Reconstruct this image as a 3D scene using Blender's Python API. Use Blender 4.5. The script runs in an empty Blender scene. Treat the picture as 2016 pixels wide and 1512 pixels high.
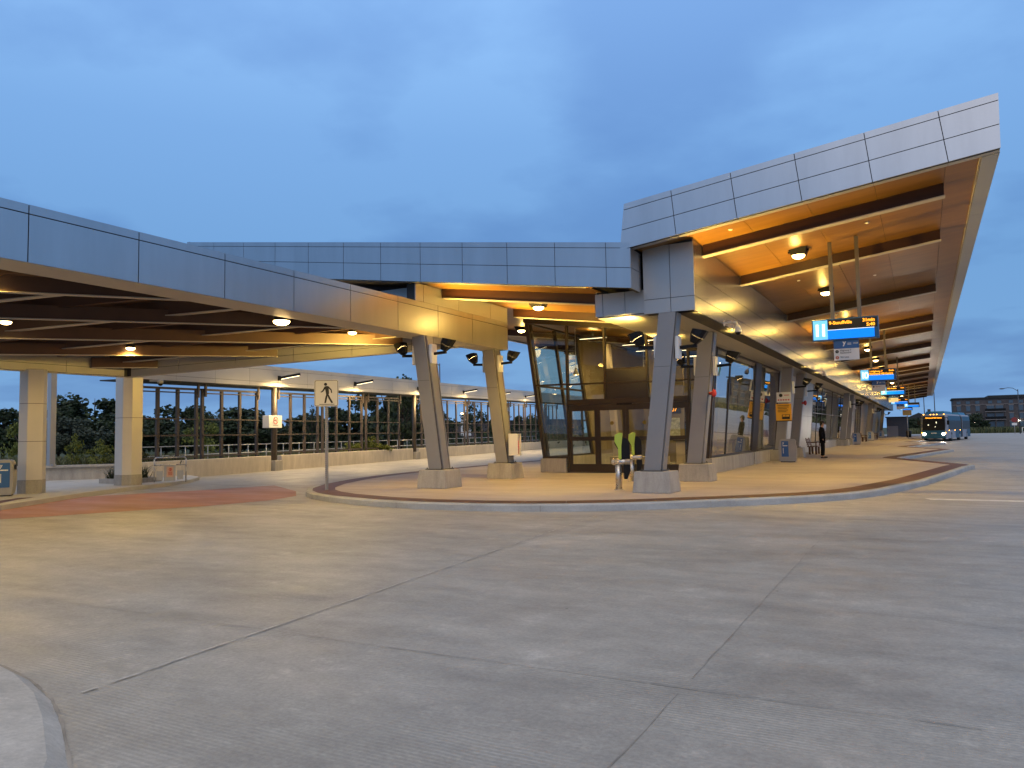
import bpy, bmesh, math, random
from mathutils import Vector, Matrix, Euler
random.seed(7)
S = bpy.context.scene
COL = S.collection
R = math.radians

# ------------------------------------------------------------------ helpers
def tag(o, label=None, cat=None, group=None, kind=None):
    if label: o['label'] = label
    if cat: o['category'] = cat
    if group: o['group'] = group
    if kind: o['kind'] = kind
    return o

def thing(name, loc, label, cat, group=None, rz=0.0):
    o = bpy.data.objects.new(name, None)
    o.empty_display_size = 0.2
    COL.objects.link(o)
    o.location = loc
    o.rotation_euler = (0, 0, rz)
    return tag(o, label, cat, group)

def origin(o):
    v = Vector((0, 0, 0))
    while o is not None:
        v += o.location
        o = o.parent
    return v

class MB:
    """collects shapes given in world coordinates (or local ones while the thing sits at the origin)"""
    def __init__(s): s.bm = bmesh.new(); s.mi = 0
    def poly(s, pts):
        f = s.bm.faces.new([s.bm.verts.new(p) for p in pts]); f.material_index = s.mi; return f
    def hexa(s, p):
        v = [s.bm.verts.new(q) for q in p]
        for i in ((3,2,1,0),(4,5,6,7),(0,1,5,4),(1,2,6,5),(2,3,7,6),(3,0,4,7)):
            f = s.bm.faces.new([v[k] for k in i]); f.material_index = s.mi
        return v
    def box(s, x0, x1, y0, y1, z0, z1):
        return s.hexa([(x0,y0,z0),(x1,y0,z0),(x1,y1,z0),(x0,y1,z0),(x0,y0,z1),(x1,y0,z1),(x1,y1,z1),(x0,y1,z1)])
    def frame(s, o, u, v, w, a0, a1, b0, b1, c0, c1):
        o, u, v, w = Vector(o), Vector(u), Vector(v), Vector(w)
        P = lambda a, b, c: o + u*a + v*b + w*c
        return s.hexa([P(a0,b0,c0),P(a1,b0,c0),P(a1,b1,c0),P(a0,b1,c0),P(a0,b0,c1),P(a1,b0,c1),P(a1,b1,c1),P(a0,b1,c1)])
    def prism(s, pts, vec):
        vec = Vector(vec)
        a = [s.bm.verts.new(p) for p in pts]; b = [s.bm.verts.new(Vector(p)+vec) for p in pts]
        n = len(a); fs = [s.bm.faces.new(a[::-1]), s.bm.faces.new(b)]
        for i in range(n): fs.append(s.bm.faces.new((a[i], a[(i+1)%n], b[(i+1)%n], b[i])))
        for f in fs: f.material_index = s.mi
    def loft(s, A, B):
        a = [s.bm.verts.new(p) for p in A]; b = [s.bm.verts.new(p) for p in B]
        n = len(a); fs = [s.bm.faces.new(a[::-1]), s.bm.faces.new(b)]
        for i in range(n): fs.append(s.bm.faces.new((a[i], a[(i+1)%n], b[(i+1)%n], b[i])))
        for f in fs: f.material_index = s.mi
    def bar(s, p, q, w, h, up=(0,0,1)):
        p, q, up = Vector(p), Vector(q), Vector(up)
        d = (q-p); L = d.length; d.normalize()
        r = d.cross(up)
        if r.length < 1e-4: r = d.cross(Vector((1,0,0)))
        r.normalize(); t = r.cross(d)
        return s.frame(p, d, r, t, 0, L, -w/2, w/2, -h/2, h/2)
    def tube(s, p, q, r, n=10, r2=None, cap=True):
        p, q = Vector(p), Vector(q); d = (q-p).normalized()
        a = d.cross(Vector((0,0,1)))
        if a.length < 1e-3: a = Vector((1,0,0))
        a.normalize(); b = d.cross(a); r2 = r if r2 is None else r2
        A = [s.bm.verts.new(p+(a*math.cos(t)+b*math.sin(t))*r) for t in [2*math.pi*i/n for i in range(n)]]
        B = [s.bm.verts.new(q+(a*math.cos(t)+b*math.sin(t))*r2) for t in [2*math.pi*i/n for i in range(n)]]
        for i in range(n):
            f = s.bm.faces.new((A[i],A[(i+1)%n],B[(i+1)%n],B[i])); f.smooth = True; f.material_index = s.mi
        if cap:
            for f in (s.bm.faces.new(A[::-1]), s.bm.faces.new(B)): f.material_index = s.mi
    def path(s, pts, r, n=8):
        for i in range(len(pts)-1): s.tube(pts[i], pts[i+1], r, n)
        for p in pts[1:-1]: s.ball(p, r*1.0, 6)
    def ball(s, c, r, n=10, sc=(1,1,1)):
        c = Vector(c); rings = max(4, n//2+1); vs = []
        for i in range(rings+1):
            ph = math.pi*i/rings
            vs.append([s.bm.verts.new(c+Vector((math.sin(ph)*math.cos(2*math.pi*j/n)*r*sc[0], math.sin(ph)*math.sin(2*math.pi*j/n)*r*sc[1], math.cos(ph)*r*sc[2]))) for j in range(n)] if 0 < i < rings else [s.bm.verts.new(c+Vector((0,0,math.cos(ph)*r*sc[2])))])
        for i in range(rings):
            A, B = vs[i], vs[i+1]
            for j in range(n):
                k = (j+1)%n
                if len(A) == 1: f = s.bm.faces.new((A[0], B[j], B[k]))
                elif len(B) == 1: f = s.bm.faces.new((A[j], B[0], A[k]))
                else: f = s.bm.faces.new((A[j], B[j], B[k], A[k]))
                f.smooth = True; f.material_index = s.mi
    def disc(s, c, nrm, r, n=24, depth=0.004):
        c, nrm = Vector(c), Vector(nrm).normalized()
        s.tube(c, c+nrm*depth, r, n)
    def bevel(s, w=0.01, seg=1):
        bmesh.ops.bevel(s.bm, geom=list(s.bm.edges), offset=w, segments=seg, affect='EDGES', clamp_overlap=True)
        return s
    def build(s, name, mat, parent=None, label=None, kind=None):
        bmesh.ops.recalc_face_normals(s.bm, faces=s.bm.faces)
        if parent is not None:
            o = origin(parent); bmesh.ops.translate(s.bm, vec=-o, verts=s.bm.verts)
        me = bpy.data.meshes.new(name); s.bm.to_mesh(me); s.bm.free()
        for m in (mat if isinstance(mat, (list, tuple)) else [mat]): me.materials.append(m)
        ob = bpy.data.objects.new(name, me); COL.objects.link(ob)
        if parent is not None: ob.parent = parent
        if label: ob['label'] = label
        if kind: ob['kind'] = kind
        return ob

def copy_tree(o, parent=None):
    c = o.copy(); COL.objects.link(c)
    if parent is not None: c.parent = parent
    for ch in list(o.children): copy_tree(ch, c)
    return c

def text(name, body, size, mat, parent, o, u, v, align='LEFT', bold=0.0, ext=0.003, sx=1.0):
    """a line of writing as a mesh; o = baseline start (or centre), u = reading direction, v = up direction"""
    cu = bpy.data.curves.new('lettering', 'FONT'); cu.body = body; cu.size = size; cu.align_x = align
    cu.extrude = ext; cu.offset = bold; cu.resolution_u = 3
    t = bpy.data.objects.new('lettering', cu); COL.objects.link(t)
    dg = bpy.context.evaluated_depsgraph_get(); dg.update()
    me = bpy.data.meshes.new_from_object(t.evaluated_get(dg))
    bpy.data.objects.remove(t); bpy.data.curves.remove(cu)
    u, v = Vector(u).normalized(), Vector(v).normalized(); w = u.cross(v)
    base = Vector(o) - (origin(parent) if parent else Vector((0,0,0)))
    for vt in me.vertices:
        c = vt.co.copy(); vt.co = base + u*c.x*sx + v*c.y + w*c.z
    me.materials.clear(); me.materials.append(mat); me.name = name
    ob = bpy.data.objects.new(name, me); COL.objects.link(ob); ob.parent = parent
    return ob

# ------------------------------------------------------------------ materials
def nt(name):
    m = bpy.data.materials.new(name); m.use_nodes = True
    return m, m.node_tree.nodes, m.node_tree.links, m.node_tree.nodes['Principled BSDF']

def mat(name, col, rough=0.5, metal=0.0, var=0.0, scale=3.0, stretch=(1,1,1), bump=0.0, bscale=40.0, rvar=0.0, spec=0.5, coat=0.0):
    m, N, L, b = nt(name)
    b.inputs['Base Color'].default_value = (*col, 1); b.inputs['Roughness'].default_value = rough
    b.inputs['Metallic'].default_value = metal; b.inputs['Specular IOR Level'].default_value = spec
    b.inputs['Coat Weight'].default_value = coat
    if var or bump or rvar:
        tc = N.new('ShaderNodeTexCoord'); geo = N.new('ShaderNodeNewGeometry')
        mp = N.new('ShaderNodeMapping'); mp.inputs['Scale'].default_value = stretch
        L.new(geo.outputs['Position'], mp.inputs['Vector'])
        no = N.new('ShaderNodeTexNoise'); no.inputs['Scale'].default_value = scale; no.inputs['Detail'].default_value = 7; no.inputs['Roughness'].default_value = 0.62
        L.new(mp.outputs['Vector'], no.inputs['Vector'])
        if var:
            mr = N.new('ShaderNodeMapRange'); mr.inputs['From Min'].default_value = 0.3; mr.inputs['From Max'].default_value = 0.7
            mr.inputs['To Min'].default_value = 1-var; mr.inputs['To Max'].default_value = 1+var
            L.new(no.outputs['Fac'], mr.inputs['Value'])
            mx = N.new('ShaderNodeVectorMath'); mx.operation = 'SCALE'; mx.inputs[0].default_value = col
            L.new(mr.outputs['Result'], mx.inputs['Scale']); L.new(mx.outputs['Vector'], b.inputs['Base Color'])
        if rvar:
            mr2 = N.new('ShaderNodeMapRange'); mr2.inputs['From Min'].default_value = 0.3; mr2.inputs['From Max'].default_value = 0.7
            mr2.inputs['To Min'].default_value = max(0.02, rough-rvar); mr2.inputs['To Max'].default_value = min(1, rough+rvar)
            L.new(no.outputs['Fac'], mr2.inputs['Value']); L.new(mr2.outputs['Result'], b.inputs['Roughness'])
        if bump:
            n2 = N.new('ShaderNodeTexNoise'); n2.inputs['Scale'].default_value = bscale; n2.inputs['Detail'].default_value = 4
            L.new(mp.outputs['Vector'], n2.inputs['Vector'])
            bp = N.new('ShaderNodeBump'); bp.inputs['Strength'].default_value = bump; bp.inputs['Distance'].default_value = 0.02
            L.new(n2.outputs['Fac'], bp.inputs['Height']); L.new(bp.outputs['Normal'], b.inputs['Normal'])
    return m

def emit(name, col, strength):
    m, N, L, b = nt(name)
    b.inputs['Base Color'].default_value = (*[min(0.8, c) for c in col], 1)
    b.inputs['Emission Color'].default_value = (*col, 1); b.inputs['Emission Strength'].default_value = strength
    b.inputs['Roughness'].default_value = 0.3
    return m

def glassmat(name, tint=(0.8,0.84,0.82), refl=1.0, rough=0.0):
    m = bpy.data.materials.new(name); m.use_nodes = True
    N, L = m.node_tree.nodes, m.node_tree.links; N.clear()
    out = N.new('ShaderNodeOutputMaterial'); mix = N.new('ShaderNodeMixShader')
    tr = N.new('ShaderNodeBsdfTransparent'); tr.inputs['Color'].default_value = (*tint, 1)
    gl = N.new('ShaderNodeBsdfGlossy'); gl.inputs['Roughness'].default_value = rough; gl.inputs['Color'].default_value = (0.95, 0.97, 1, 1)
    lw = N.new('ShaderNodeLayerWeight'); lw.inputs['Blend'].default_value = 0.5
    pw = N.new('ShaderNodeMath'); pw.operation = 'POWER'; pw.inputs[1].default_value = 4.5; L.new(lw.outputs['Facing'], pw.inputs[0])
    mr = N.new('ShaderNodeMapRange'); mr.inputs['To Min'].default_value = 0.04*refl; mr.inputs['To Max'].default_value = 0.97
    geo = N.new('ShaderNodeNewGeometry')
    no = N.new('ShaderNodeTexNoise'); no.inputs['Scale'].default_value = 0.55; no.inputs['Detail'].default_value = 1
    L.new(geo.outputs['Position'], no.inputs['Vector'])
    bp = N.new('ShaderNodeBump'); bp.inputs['Strength'].default_value = 0.05; bp.inputs['Distance'].default_value = 0.1
    L.new(no.outputs['Fac'], bp.inputs['Height']); L.new(bp.outputs['Normal'], gl.inputs['Normal'])
    L.new(pw.outputs[0], mr.inputs['Value'])
    bf = N.new('ShaderNodeMath'); bf.operation = 'SUBTRACT'; bf.inputs[0].default_value = 1.0; L.new(geo.outputs['Backfacing'], bf.inputs[1])
    fm = N.new('ShaderNodeMath'); fm.operation = 'MULTIPLY'; L.new(mr.outputs['Result'], fm.inputs[0]); L.new(bf.outputs[0], fm.inputs[1])
    L.new(fm.outputs[0], mix.inputs['Fac'])
    L.new(tr.outputs['BSDF'], mix.inputs[1]); L.new(gl.outputs['BSDF'], mix.inputs[2]); L.new(mix.outputs['Shader'], out.inputs['Surface'])
    return m

def concrete(name, col, var=0.16, streak=(1,1,1), rough=0.6, scale=0.6, bump=0.25, tine=False, blotch=0.12, band=0.0):
    m, N, L, b = nt(name)
    geo = N.new('ShaderNodeNewGeometry')
    mp = N.new('ShaderNodeMapping'); mp.inputs['Scale'].default_value = streak; L.new(geo.outputs['Position'], mp.inputs['Vector'])
    def noise(scale, det, vec, ro=0.6):
        n = N.new('ShaderNodeTexNoise'); n.inputs['Scale'].default_value = scale; n.inputs['Detail'].default_value = det; n.inputs['Roughness'].default_value = ro
        L.new(vec, n.inputs['Vector']); return n.outputs['Fac']
    def rng(v, a, c, lo=0.3, hi=0.7):
        r = N.new('ShaderNodeMapRange'); r.inputs['From Min'].default_value = lo; r.inputs['From Max'].default_value = hi
        r.inputs['To Min'].default_value = a; r.inputs['To Max'].default_value = c; L.new(v, r.inputs['Value']); return r.outputs['Result']
    def mul(a, c):
        x = N.new('ShaderNodeMath'); x.operation = 'MULTIPLY'; L.new(a, x.inputs[0]); L.new(c, x.inputs[1]); return x.outputs[0]
    P = geo.outputs['Position']
    big = rng(noise(0.22, 4, P), 1-blotch, 1+blotch)
    st = rng(noise(scale, 8, mp.outputs['Vector'], 0.68), 1-var, 1+var)
    fine = rng(noise(30, 4, P, 0.75), 1-var*(0.7 if band else 0.35), 1+var*(0.7 if band else 0.35), 0.34, 0.66)
    f = mul(mul(big, st), fine)
    if band:
        f = mul(f, rng(noise(3.4, 10, P, 0.82), 0.89, 1.11, 0.37, 0.63)); f = mul(f, rng(noise(0.8, 7, mp.outputs['Vector'], 0.72), 1.05, 0.86, 0.52, 0.74))
        f = mul(f, rng(noise(1.7, 8, P, 0.82), 1.0, 1.16, 0.56, 0.66))
        vo2 = N.new('ShaderNodeTexVoronoi'); vo2.inputs['Scale'].default_value = 0.42; L.new(P, vo2.inputs['Vector'])
        ad2 = N.new('ShaderNodeMath'); ad2.operation = 'ADD'; L.new(vo2.outputs['Distance'], ad2.inputs[0]); L.new(rng(noise(2.5, 6, P, 0.7), -0.12, 0.12), ad2.inputs[1])
        f = mul(f, rng(ad2.outputs[0], 0.80, 1.0, 0.02, 0.13))
        # each cast slab its own tone
        dvv = N.new('ShaderNodeVectorMath'); dvv.operation = 'DIVIDE'; dvv.inputs[1].default_value = (3.8, 4.6, 50)
        avv = N.new('ShaderNodeVectorMath'); avv.operation = 'ADD'; avv.inputs[1].default_value = (1.4, -4.95+4.6, 10); L.new(P, avv.inputs[0]); L.new(avv.outputs[0], dvv.inputs[0])
        fl_ = N.new('ShaderNodeVectorMath'); fl_.operation = 'FLOOR'; L.new(dvv.outputs[0], fl_.inputs[0])
        wn_ = N.new('ShaderNodeTexWhiteNoise'); wn_.noise_dimensions = '3D'; L.new(fl_.outputs[0], wn_.inputs['Vector'])
        f = mul(f, rng(wn_.outputs['Value'], 0.95, 1.05, 0.0, 1.0))
        # worn wheel paths swinging round the island
        for cx_, cy_, rr_, wd_, am_ in ((-7.0,24.0,12.6,0.5,0.90),(-7.0,24.0,14.7,0.5,0.90),(-4.0,26.0,17.8,0.6,0.93),(-4.0,26.0,20.0,0.6,0.93)):
            sb = N.new('ShaderNodeVectorMath'); sb.operation = 'SUBTRACT'; sb.inputs[1].default_value = (cx_,cy_,0); L.new(P, sb.inputs[0])
            ln = N.new('ShaderNodeVectorMath'); ln.operation = 'LENGTH'; L.new(sb.outputs[0], ln.inputs[0])
            s1 = N.new('ShaderNodeMath'); s1.operation = 'SUBTRACT'; s1.inputs[1].default_value = rr_; L.new(ln.outputs['Value'], s1.inputs[0])
            ab = N.new('ShaderNodeMath'); ab.operation = 'ABSOLUTE'; L.new(s1.outputs[0], ab.inputs[0])
            wobn = N.new('ShaderNodeMath'); wobn.operation = 'ADD'; L.new(ab.outputs[0], wobn.inputs[0]); L.new(rng(noise(1.2, 6, P, 0.7), -0.35, 0.35), wobn.inputs[1])
            f = mul(f, rng(wobn.outputs[0], am_, 1.0, 0.05, wd_))
    # small dark spots of dirt and gum
    vo = N.new('ShaderNodeTexVoronoi'); vo.inputs['Scale'].default_value = 1.15; L.new(P, vo.inputs['Vector'])
    sp = rng(vo.outputs['Distance'], 0.45, 1.0, 0.012, 0.024); f = mul(f, sp)
    vm = N.new('ShaderNodeVectorMath'); vm.operation = 'SCALE'; vm.inputs[0].default_value = col
    L.new(f, vm.inputs['Scale']); L.new(vm.outputs['Vector'], b.inputs['Base Color'])
    L.new(rng(noise(scale*1.3, 6, mp.outputs['Vector']), rough-0.12, rough+0.14), b.inputs['Roughness'])
    bp = N.new('ShaderNodeBump'); bp.inputs['Strength'].default_value = bump; bp.inputs['Distance'].default_value = 0.006
    h = noise(22, 6, P)
    if tine:
        sx = N.new('ShaderNodeSeparateXYZ'); L.new(P, sx.inputs[0])
        wv = N.new('ShaderNodeMath'); wv.operation = 'MULTIPLY'; wv.inputs[1].default_value = 2*math.pi/0.036; L.new(sx.outputs['Y'], wv.inputs[0])
        ad = N.new('ShaderNodeMath'); ad.operation = 'ADD'; L.new(wv.outputs[0], ad.inputs[0])
        wob = rng(noise(0.8, 3, P), -2.5, 2.5); L.new(wob, ad.inputs[1])
        sn = N.new('ShaderNodeMath'); sn.operation = 'SINE'; L.new(ad.outputs[0], sn.inputs[0])
        am = rng(noise(0.5, 4, mp.outputs['Vector']), 0.0, 0.42, 0.4, 0.62)
        tn = mul(sn.outputs[0], am)
        a2 = N.new('ShaderNodeMath'); a2.operation = 'ADD'; L.new(h, a2.inputs[0]); L.new(tn, a2.inputs[1]); h = a2.outputs[0]
    L.new(h, bp.inputs['Height']); L.new(bp.outputs['Normal'], b.inputs['Normal'])
    return m

M = {}
M['road'] = concrete('road_concrete', (0.322,0.305,0.276), 0.19, (0.6,1.6,1), 0.54, 1.0, 0.7, tine=True, blotch=0.12, band=1.0)
M['slab'] = concrete('platform_concrete', (0.375,0.325,0.295), 0.12, (0.4,1.4,1), 0.55, 0.7, 0.2)
M['kerb'] = concrete('kerb_concrete', (0.37,0.375,0.37), 0.22, (0.7,0.7,1.5), 0.7, 1.6, 0.4)
M['cast'] = concrete('cast_concrete', (0.34,0.325,0.30), 0.22, (3.0,3.0,0.7), 0.75, 1.3, 0.5)
M['wallcast'] = concrete('wall_concrete', (0.52,0.475,0.40), 0.16, (3.0,3.0,0.7), 0.75, 1.3, 0.4)
M['walk'] = concrete('sidewalk_concrete', (0.45,0.44,0.42), 0.12, (1,1,1), 0.7, 0.8, 0.25)
M['gutter'] = concrete('gutter_concrete', (0.43,0.41,0.375), 0.16, (1,1,1), 0.7, 2.0, 0.4, band=1.0)
M['red'] = concrete('red_paving', (0.315,0.16,0.115), 0.22, (0.5,1.4,1), 0.6, 0.8, 0.25)
M['joint'] = mat('joint_sealant', (0.285,0.265,0.24), 0.6, var=0.4, scale=3)
M['joint_pale'] = mat('pale_joint', (0.43,0.41,0.38), 0.6, var=0.4, scale=7)
M['line'] = mat('white_road_paint', (0.62,0.61,0.58), 0.6, var=0.2, scale=6)
M['panel'] = mat('silver_panel', (0.46,0.47,0.49), 0.30, 0.88, scale=0.8, var=0.07, stretch=(2.2,2.2,0.35))
M['frieze'] = mat('frieze_panel', (0.37,0.37,0.38), 0.24, 0.85)
M['cream'] = mat('pale_panel', (0.50,0.49,0.47), 0.38, 0.5, rvar=0.05, scale=0.9, var=0.03)
M['panel_dull'] = mat('grey_panel', (0.40,0.40,0.40), 0.40, 0.55, rvar=0.05, scale=0.9, var=0.04)
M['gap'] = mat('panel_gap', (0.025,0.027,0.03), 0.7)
M['clad'] = mat('clad_panel', (0.56,0.54,0.50), 0.42, 0.15, var=0.05, scale=1.0)
M['lining'] = mat('lining_paint', (0.34,0.34,0.35), 0.5, 0.2, var=0.05, scale=1.0)
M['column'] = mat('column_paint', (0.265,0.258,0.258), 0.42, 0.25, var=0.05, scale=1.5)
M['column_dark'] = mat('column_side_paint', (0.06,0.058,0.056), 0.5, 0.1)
M['wood'] = None
M['beam'] = mat('stained_timber', (0.030,0.009,0.004), 0.45, var=0.25, scale=2.0, stretch=(0.4,6,6))
M['flange'] = mat('beam_plate', (0.42,0.39,0.35), 0.5, 0.2)
M['brown'] = mat('brown_canopy_steel', (0.08,0.042,0.028), 0.5, var=0.15, scale=2)
M['brown_soffit'] = mat('brown_soffit', (0.10,0.055,0.036), 0.5, var=0.12, scale=1.0)
M['tan'] = mat('tan_panel', (0.44,0.37,0.27), 0.38, 0.3, var=0.05, scale=1.2)
M['bronze'] = mat('bronze_frame', (0.040,0.028,0.018), 0.4, 0.3)
M['black'] = mat('black_enamel', (0.008,0.008,0.009), 0.5, spec=0.2)
M['steel'] = mat('brushed_stainless', (0.55,0.53,0.5), 0.3, 0.9, rvar=0.08, scale=8)
M['galv'] = mat('galvanised_steel', (0.42,0.43,0.44), 0.45, 0.7)
M['white'] = mat('white_enamel', (0.72,0.72,0.70), 0.4)
M['trellis'] = mat('trellis_steel', (0.075,0.06,0.05), 0.5, 0.2)
M['glass'] = glassmat('clear_glass', (0.90,0.91,0.86), 1.6)
M['glass_side'] = glassmat('coated_glass', (0.80,0.82,0.78), 10.0)
M['tactile'] = None
M['blue_panel'] = mat('blue_print', (0.035,0.12,0.33), 0.4)
M['black_print'] = mat('black_print', (0.012,0.012,0.012), 0.6)
M['white_print'] = mat('white_print', (0.75,0.75,0.75), 0.5)
M['red_print'] = mat('red_print', (0.5,0.03,0.025), 0.5)
M['orange_print'] = mat('orange_print', (0.65,0.13,0.03), 0.5)
M['yellow'] = mat('yellow_print', (0.75,0.37,0.02), 0.5)
M['sticker'] = mat('dull_yellow_sticker', (0.22,0.15,0.015), 0.5)
M['lime'] = mat('lime_plastic', (0.42,0.55,0.06), 0.4)
M['lamp'] = emit('lamp_lens', (1.0,0.66,0.26), 22)
M['lamp_cool'] = emit('strip_lens', (1.0,0.82,0.52), 4)
M['sign_light'] = emit('sign_number_face', (0.16,0.56,1.0), 0.95)
M['sign_blue'] = emit('sign_blue_face', (0.0,0.22,1.0), 0.9)
M['sign_case'] = mat('sign_case', (0.02,0.09,0.25), 0.35)
M['sign_white'] = emit('sign_white_lettering', (0.85,0.95,1.0), 1.1)
M['led'] = emit('amber_led', (1.0,0.36,0.02), 2.2)

def wood_mat():
    m, N, L, b = nt('veneer_soffit')
    geo = N.new('ShaderNodeNewGeometry')
    def noise(sc, stretch, det=6):
        mp = N.new('ShaderNodeMapping'); mp.inputs['Scale'].default_value = stretch; L.new(geo.outputs['Position'], mp.inputs['Vector'])
        n = N.new('ShaderNodeTexNoise'); n.inputs['Scale'].default_value = sc; n.inputs['Detail'].default_value = det; n.inputs['Roughness'].default_value = 0.6
        L.new(mp.outputs['Vector'], n.inputs['Vector']); return n.outputs['Fac']
    g = noise(1.1, (0.5,3.5,1)); g2 = noise(0.7, (1,1,1), 3)
    ad = N.new('ShaderNodeMath'); ad.operation = 'ADD'; L.new(g, ad.inputs[0]); L.new(g2, ad.inputs[1])
    cr = N.new('ShaderNodeValToRGB'); cr.color_ramp.elements[0].position = 0.32; cr.color_ramp.elements[1].position = 0.68
    cr.color_ramp.elements[0].color = (0.115,0.048,0.008,1); cr.color_ramp.elements[1].color = (0.235,0.117,0.020,1)
    hf = N.new('ShaderNodeMath'); hf.operation = 'MULTIPLY'; hf.inputs[1].default_value = 0.5; L.new(ad.outputs[0], hf.inputs[0])
    L.new(hf.outputs[0], cr.inputs['Fac']); L.new(cr.outputs['Color'], b.inputs['Base Color'])
    b.inputs['Roughness'].default_value = 0.40; b.inputs['Specular IOR Level'].default_value = 0.4
    return m
M['wood'] = wood_mat()

def tactile_mat():
    m, N, L, b = nt('tactile_plate')
    geo = N.new('ShaderNodeNewGeometry')
    vo = N.new('ShaderNodeTexVoronoi'); vo.inputs['Scale'].default_value = 16; vo.inputs['Randomness'].default_value = 0.0
    L.new(geo.outputs['Position'], vo.inputs['Vector'])
    mr = N.new('ShaderNodeMapRange'); mr.inputs['From Min'].default_value = 0.2; mr.inputs['From Max'].default_value = 0.36; mr.inputs['To Min'].default_value = 1; mr.inputs['To Max'].default_value = 0
    L.new(vo.outputs['Distance'], mr.inputs['Value'])
    no = N.new('ShaderNodeTexNoise'); no.inputs['Scale'].default_value = 1.4; no.inputs['Detail'].default_value = 5; L.new(geo.outputs['Position'], no.inputs['Vector'])
    cr = N.new('ShaderNodeValToRGB'); cr.color_ramp.elements[0].position = 0.3; cr.color_ramp.elements[1].position = 0.7
    cr.color_ramp.elements[0].color = (0.070,0.028,0.016,1); cr.color_ramp.elements[1].color = (0.12,0.05,0.027,1)
    L.new(no.outputs['Fac'], cr.inputs['Fac'])
    bp = N.new('ShaderNodeBump'); bp.inputs['Strength'].default_value = 0.8; bp.inputs['Distance'].default_value = 0.006
    L.new(mr.outputs['Result'], bp.inputs['Height']); L.new(bp.outputs['Normal'], b.inputs['Normal']); L.new(cr.outputs['Color'], b.inputs['Base Color'])
    b.inputs['Roughness'].default_value = 0.6
    return m
M['tactile'] = tactile_mat()

def leaf_mat(name, c0, c1):
    m, N, L, b = nt(name)
    oi = N.new('ShaderNodeNewGeometry')
    cr = N.new('ShaderNodeValToRGB'); cr.color_ramp.elements[0].color = (*c0,1); cr.color_ramp.elements[1].color = (*c1,1)
    L.new(oi.outputs['Random Per Island'], cr.inputs['Fac']); L.new(cr.outputs['Color'], b.inputs['Base Color'])
    b.inputs['Roughness'].default_value = 0.7
    return m
M['leaf'] = leaf_mat('dark_foliage', (0.008,0.016,0.006), (0.035,0.06,0.018))
M['leaf_light'] = leaf_mat('yellow_green_foliage', (0.06,0.09,0.014), (0.17,0.19,0.03))
M['leaf_grey'] = leaf_mat('grey_green_foliage', (0.02,0.03,0.02), (0.06,0.08,0.055))
M['grass'] = leaf_mat('grass_blades', (0.03,0.05,0.012), (0.13,0.13,0.05))
M['bark'] = mat('bark', (0.05,0.04,0.03), 0.9, var=0.3, scale=6)
M['field'] = mat('grass_field', (0.045,0.06,0.022), 0.95, var=0.4, scale=0.4, bump=0.6, bscale=5)

# ------------------------------------------------------------------ camera, sky, light
cam = bpy.data.cameras.new('camera'); cam.sensor_width = 36; cam.lens = 36*1514/2016
cam.clip_start = 0.1; cam.clip_end = 5000
co = bpy.data.objects.new('camera', cam); COL.objects.link(co); S.camera = co
co.matrix_world = Matrix.Translation((0,0,1.6)) @ Matrix.Rotation(R(28.1),4,'Z') @ Matrix.Rotation(R(93.7),4,'X') @ Matrix.Rotation(R(-1.0),4,'Z')

w = bpy.data.worlds.new('World'); S.world = w; w.use_nodes = True
N, L = w.node_tree.nodes, w.node_tree.links
bg = N['Background']; out = N['World Output']
tc = N.new('ShaderNodeTexCoord'); sx = N.new('ShaderNodeSeparateXYZ'); L.new(tc.outputs['Generated'], sx.inputs[0])
ramp = N.new('ShaderNodeValToRGB'); L.new(sx.outputs['Z'], ramp.inputs['Fac'])
def setramp(r, stops):
    e = r.color_ramp.elements
    e[0].position, e[0].color = stops[0][0], (*stops[0][1],1); e[1].position, e[1].color = stops[-1][0], (*stops[-1][1],1)
    for p, c in stops[1:-1]:
        n = e.new(p); n.color = (*c,1)
setramp(ramp, [(0.0,(0.19,0.38,0.68)),(0.05,(0.150,0.345,0.66)),(0.2,(0.145,0.33,0.65)),(0.36,(0.19,0.395,0.76)),(0.52,(0.29,0.54,0.95)),(0.72,(0.30,0.41,0.58)),(1.0,(0.34,0.40,0.48))])
# soft cloud sheet: noise over a plane high above
dv = N.new('ShaderNodeVectorMath'); dv.operation = 'DIVIDE'; L.new(tc.outputs['Generated'], dv.inputs[0])
az = N.new('ShaderNodeMath'); az.operation = 'ADD'; az.inputs[1].default_value = 0.16; L.new(sx.outputs['Z'], az.inputs[0])
cb = N.new('ShaderNodeCombineXYZ')
for i in range(3): L.new(az.outputs[0], cb.inputs[i])
L.new(cb.outputs[0], dv.inputs[1])
cn = N.new('ShaderNodeTexNoise'); cn.inputs['Scale'].default_value = 1.25; cn.inputs['Detail'].default_value = 8; cn.inputs['Roughness'].default_value = 0.5
L.new(dv.outputs[0], cn.inputs['Vector'])
cm = N.new('ShaderNodeMapRange'); cm.inputs['From Min'].default_value = 0.33; cm.inputs['From Max'].default_value = 0.66; cm.inputs['To Min'].default_value = -0.45; cm.inputs['To Max'].default_value = 0.65; cm.clamp = False
cm.interpolation_type = 'SMOOTHSTEP'
L.new(cn.outputs['Fac'], cm.inputs['Value'])
mx = N.new('ShaderNodeMixRGB'); mx.blend_type = 'MULTIPLY'; mx.inputs['Color2'].default_value = (0.56,0.62,0.76,1)
L.new(cm.outputs['Result'], mx.inputs['Fac']); L.new(ramp.outputs['Color'], mx.inputs['Color1'])
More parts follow.
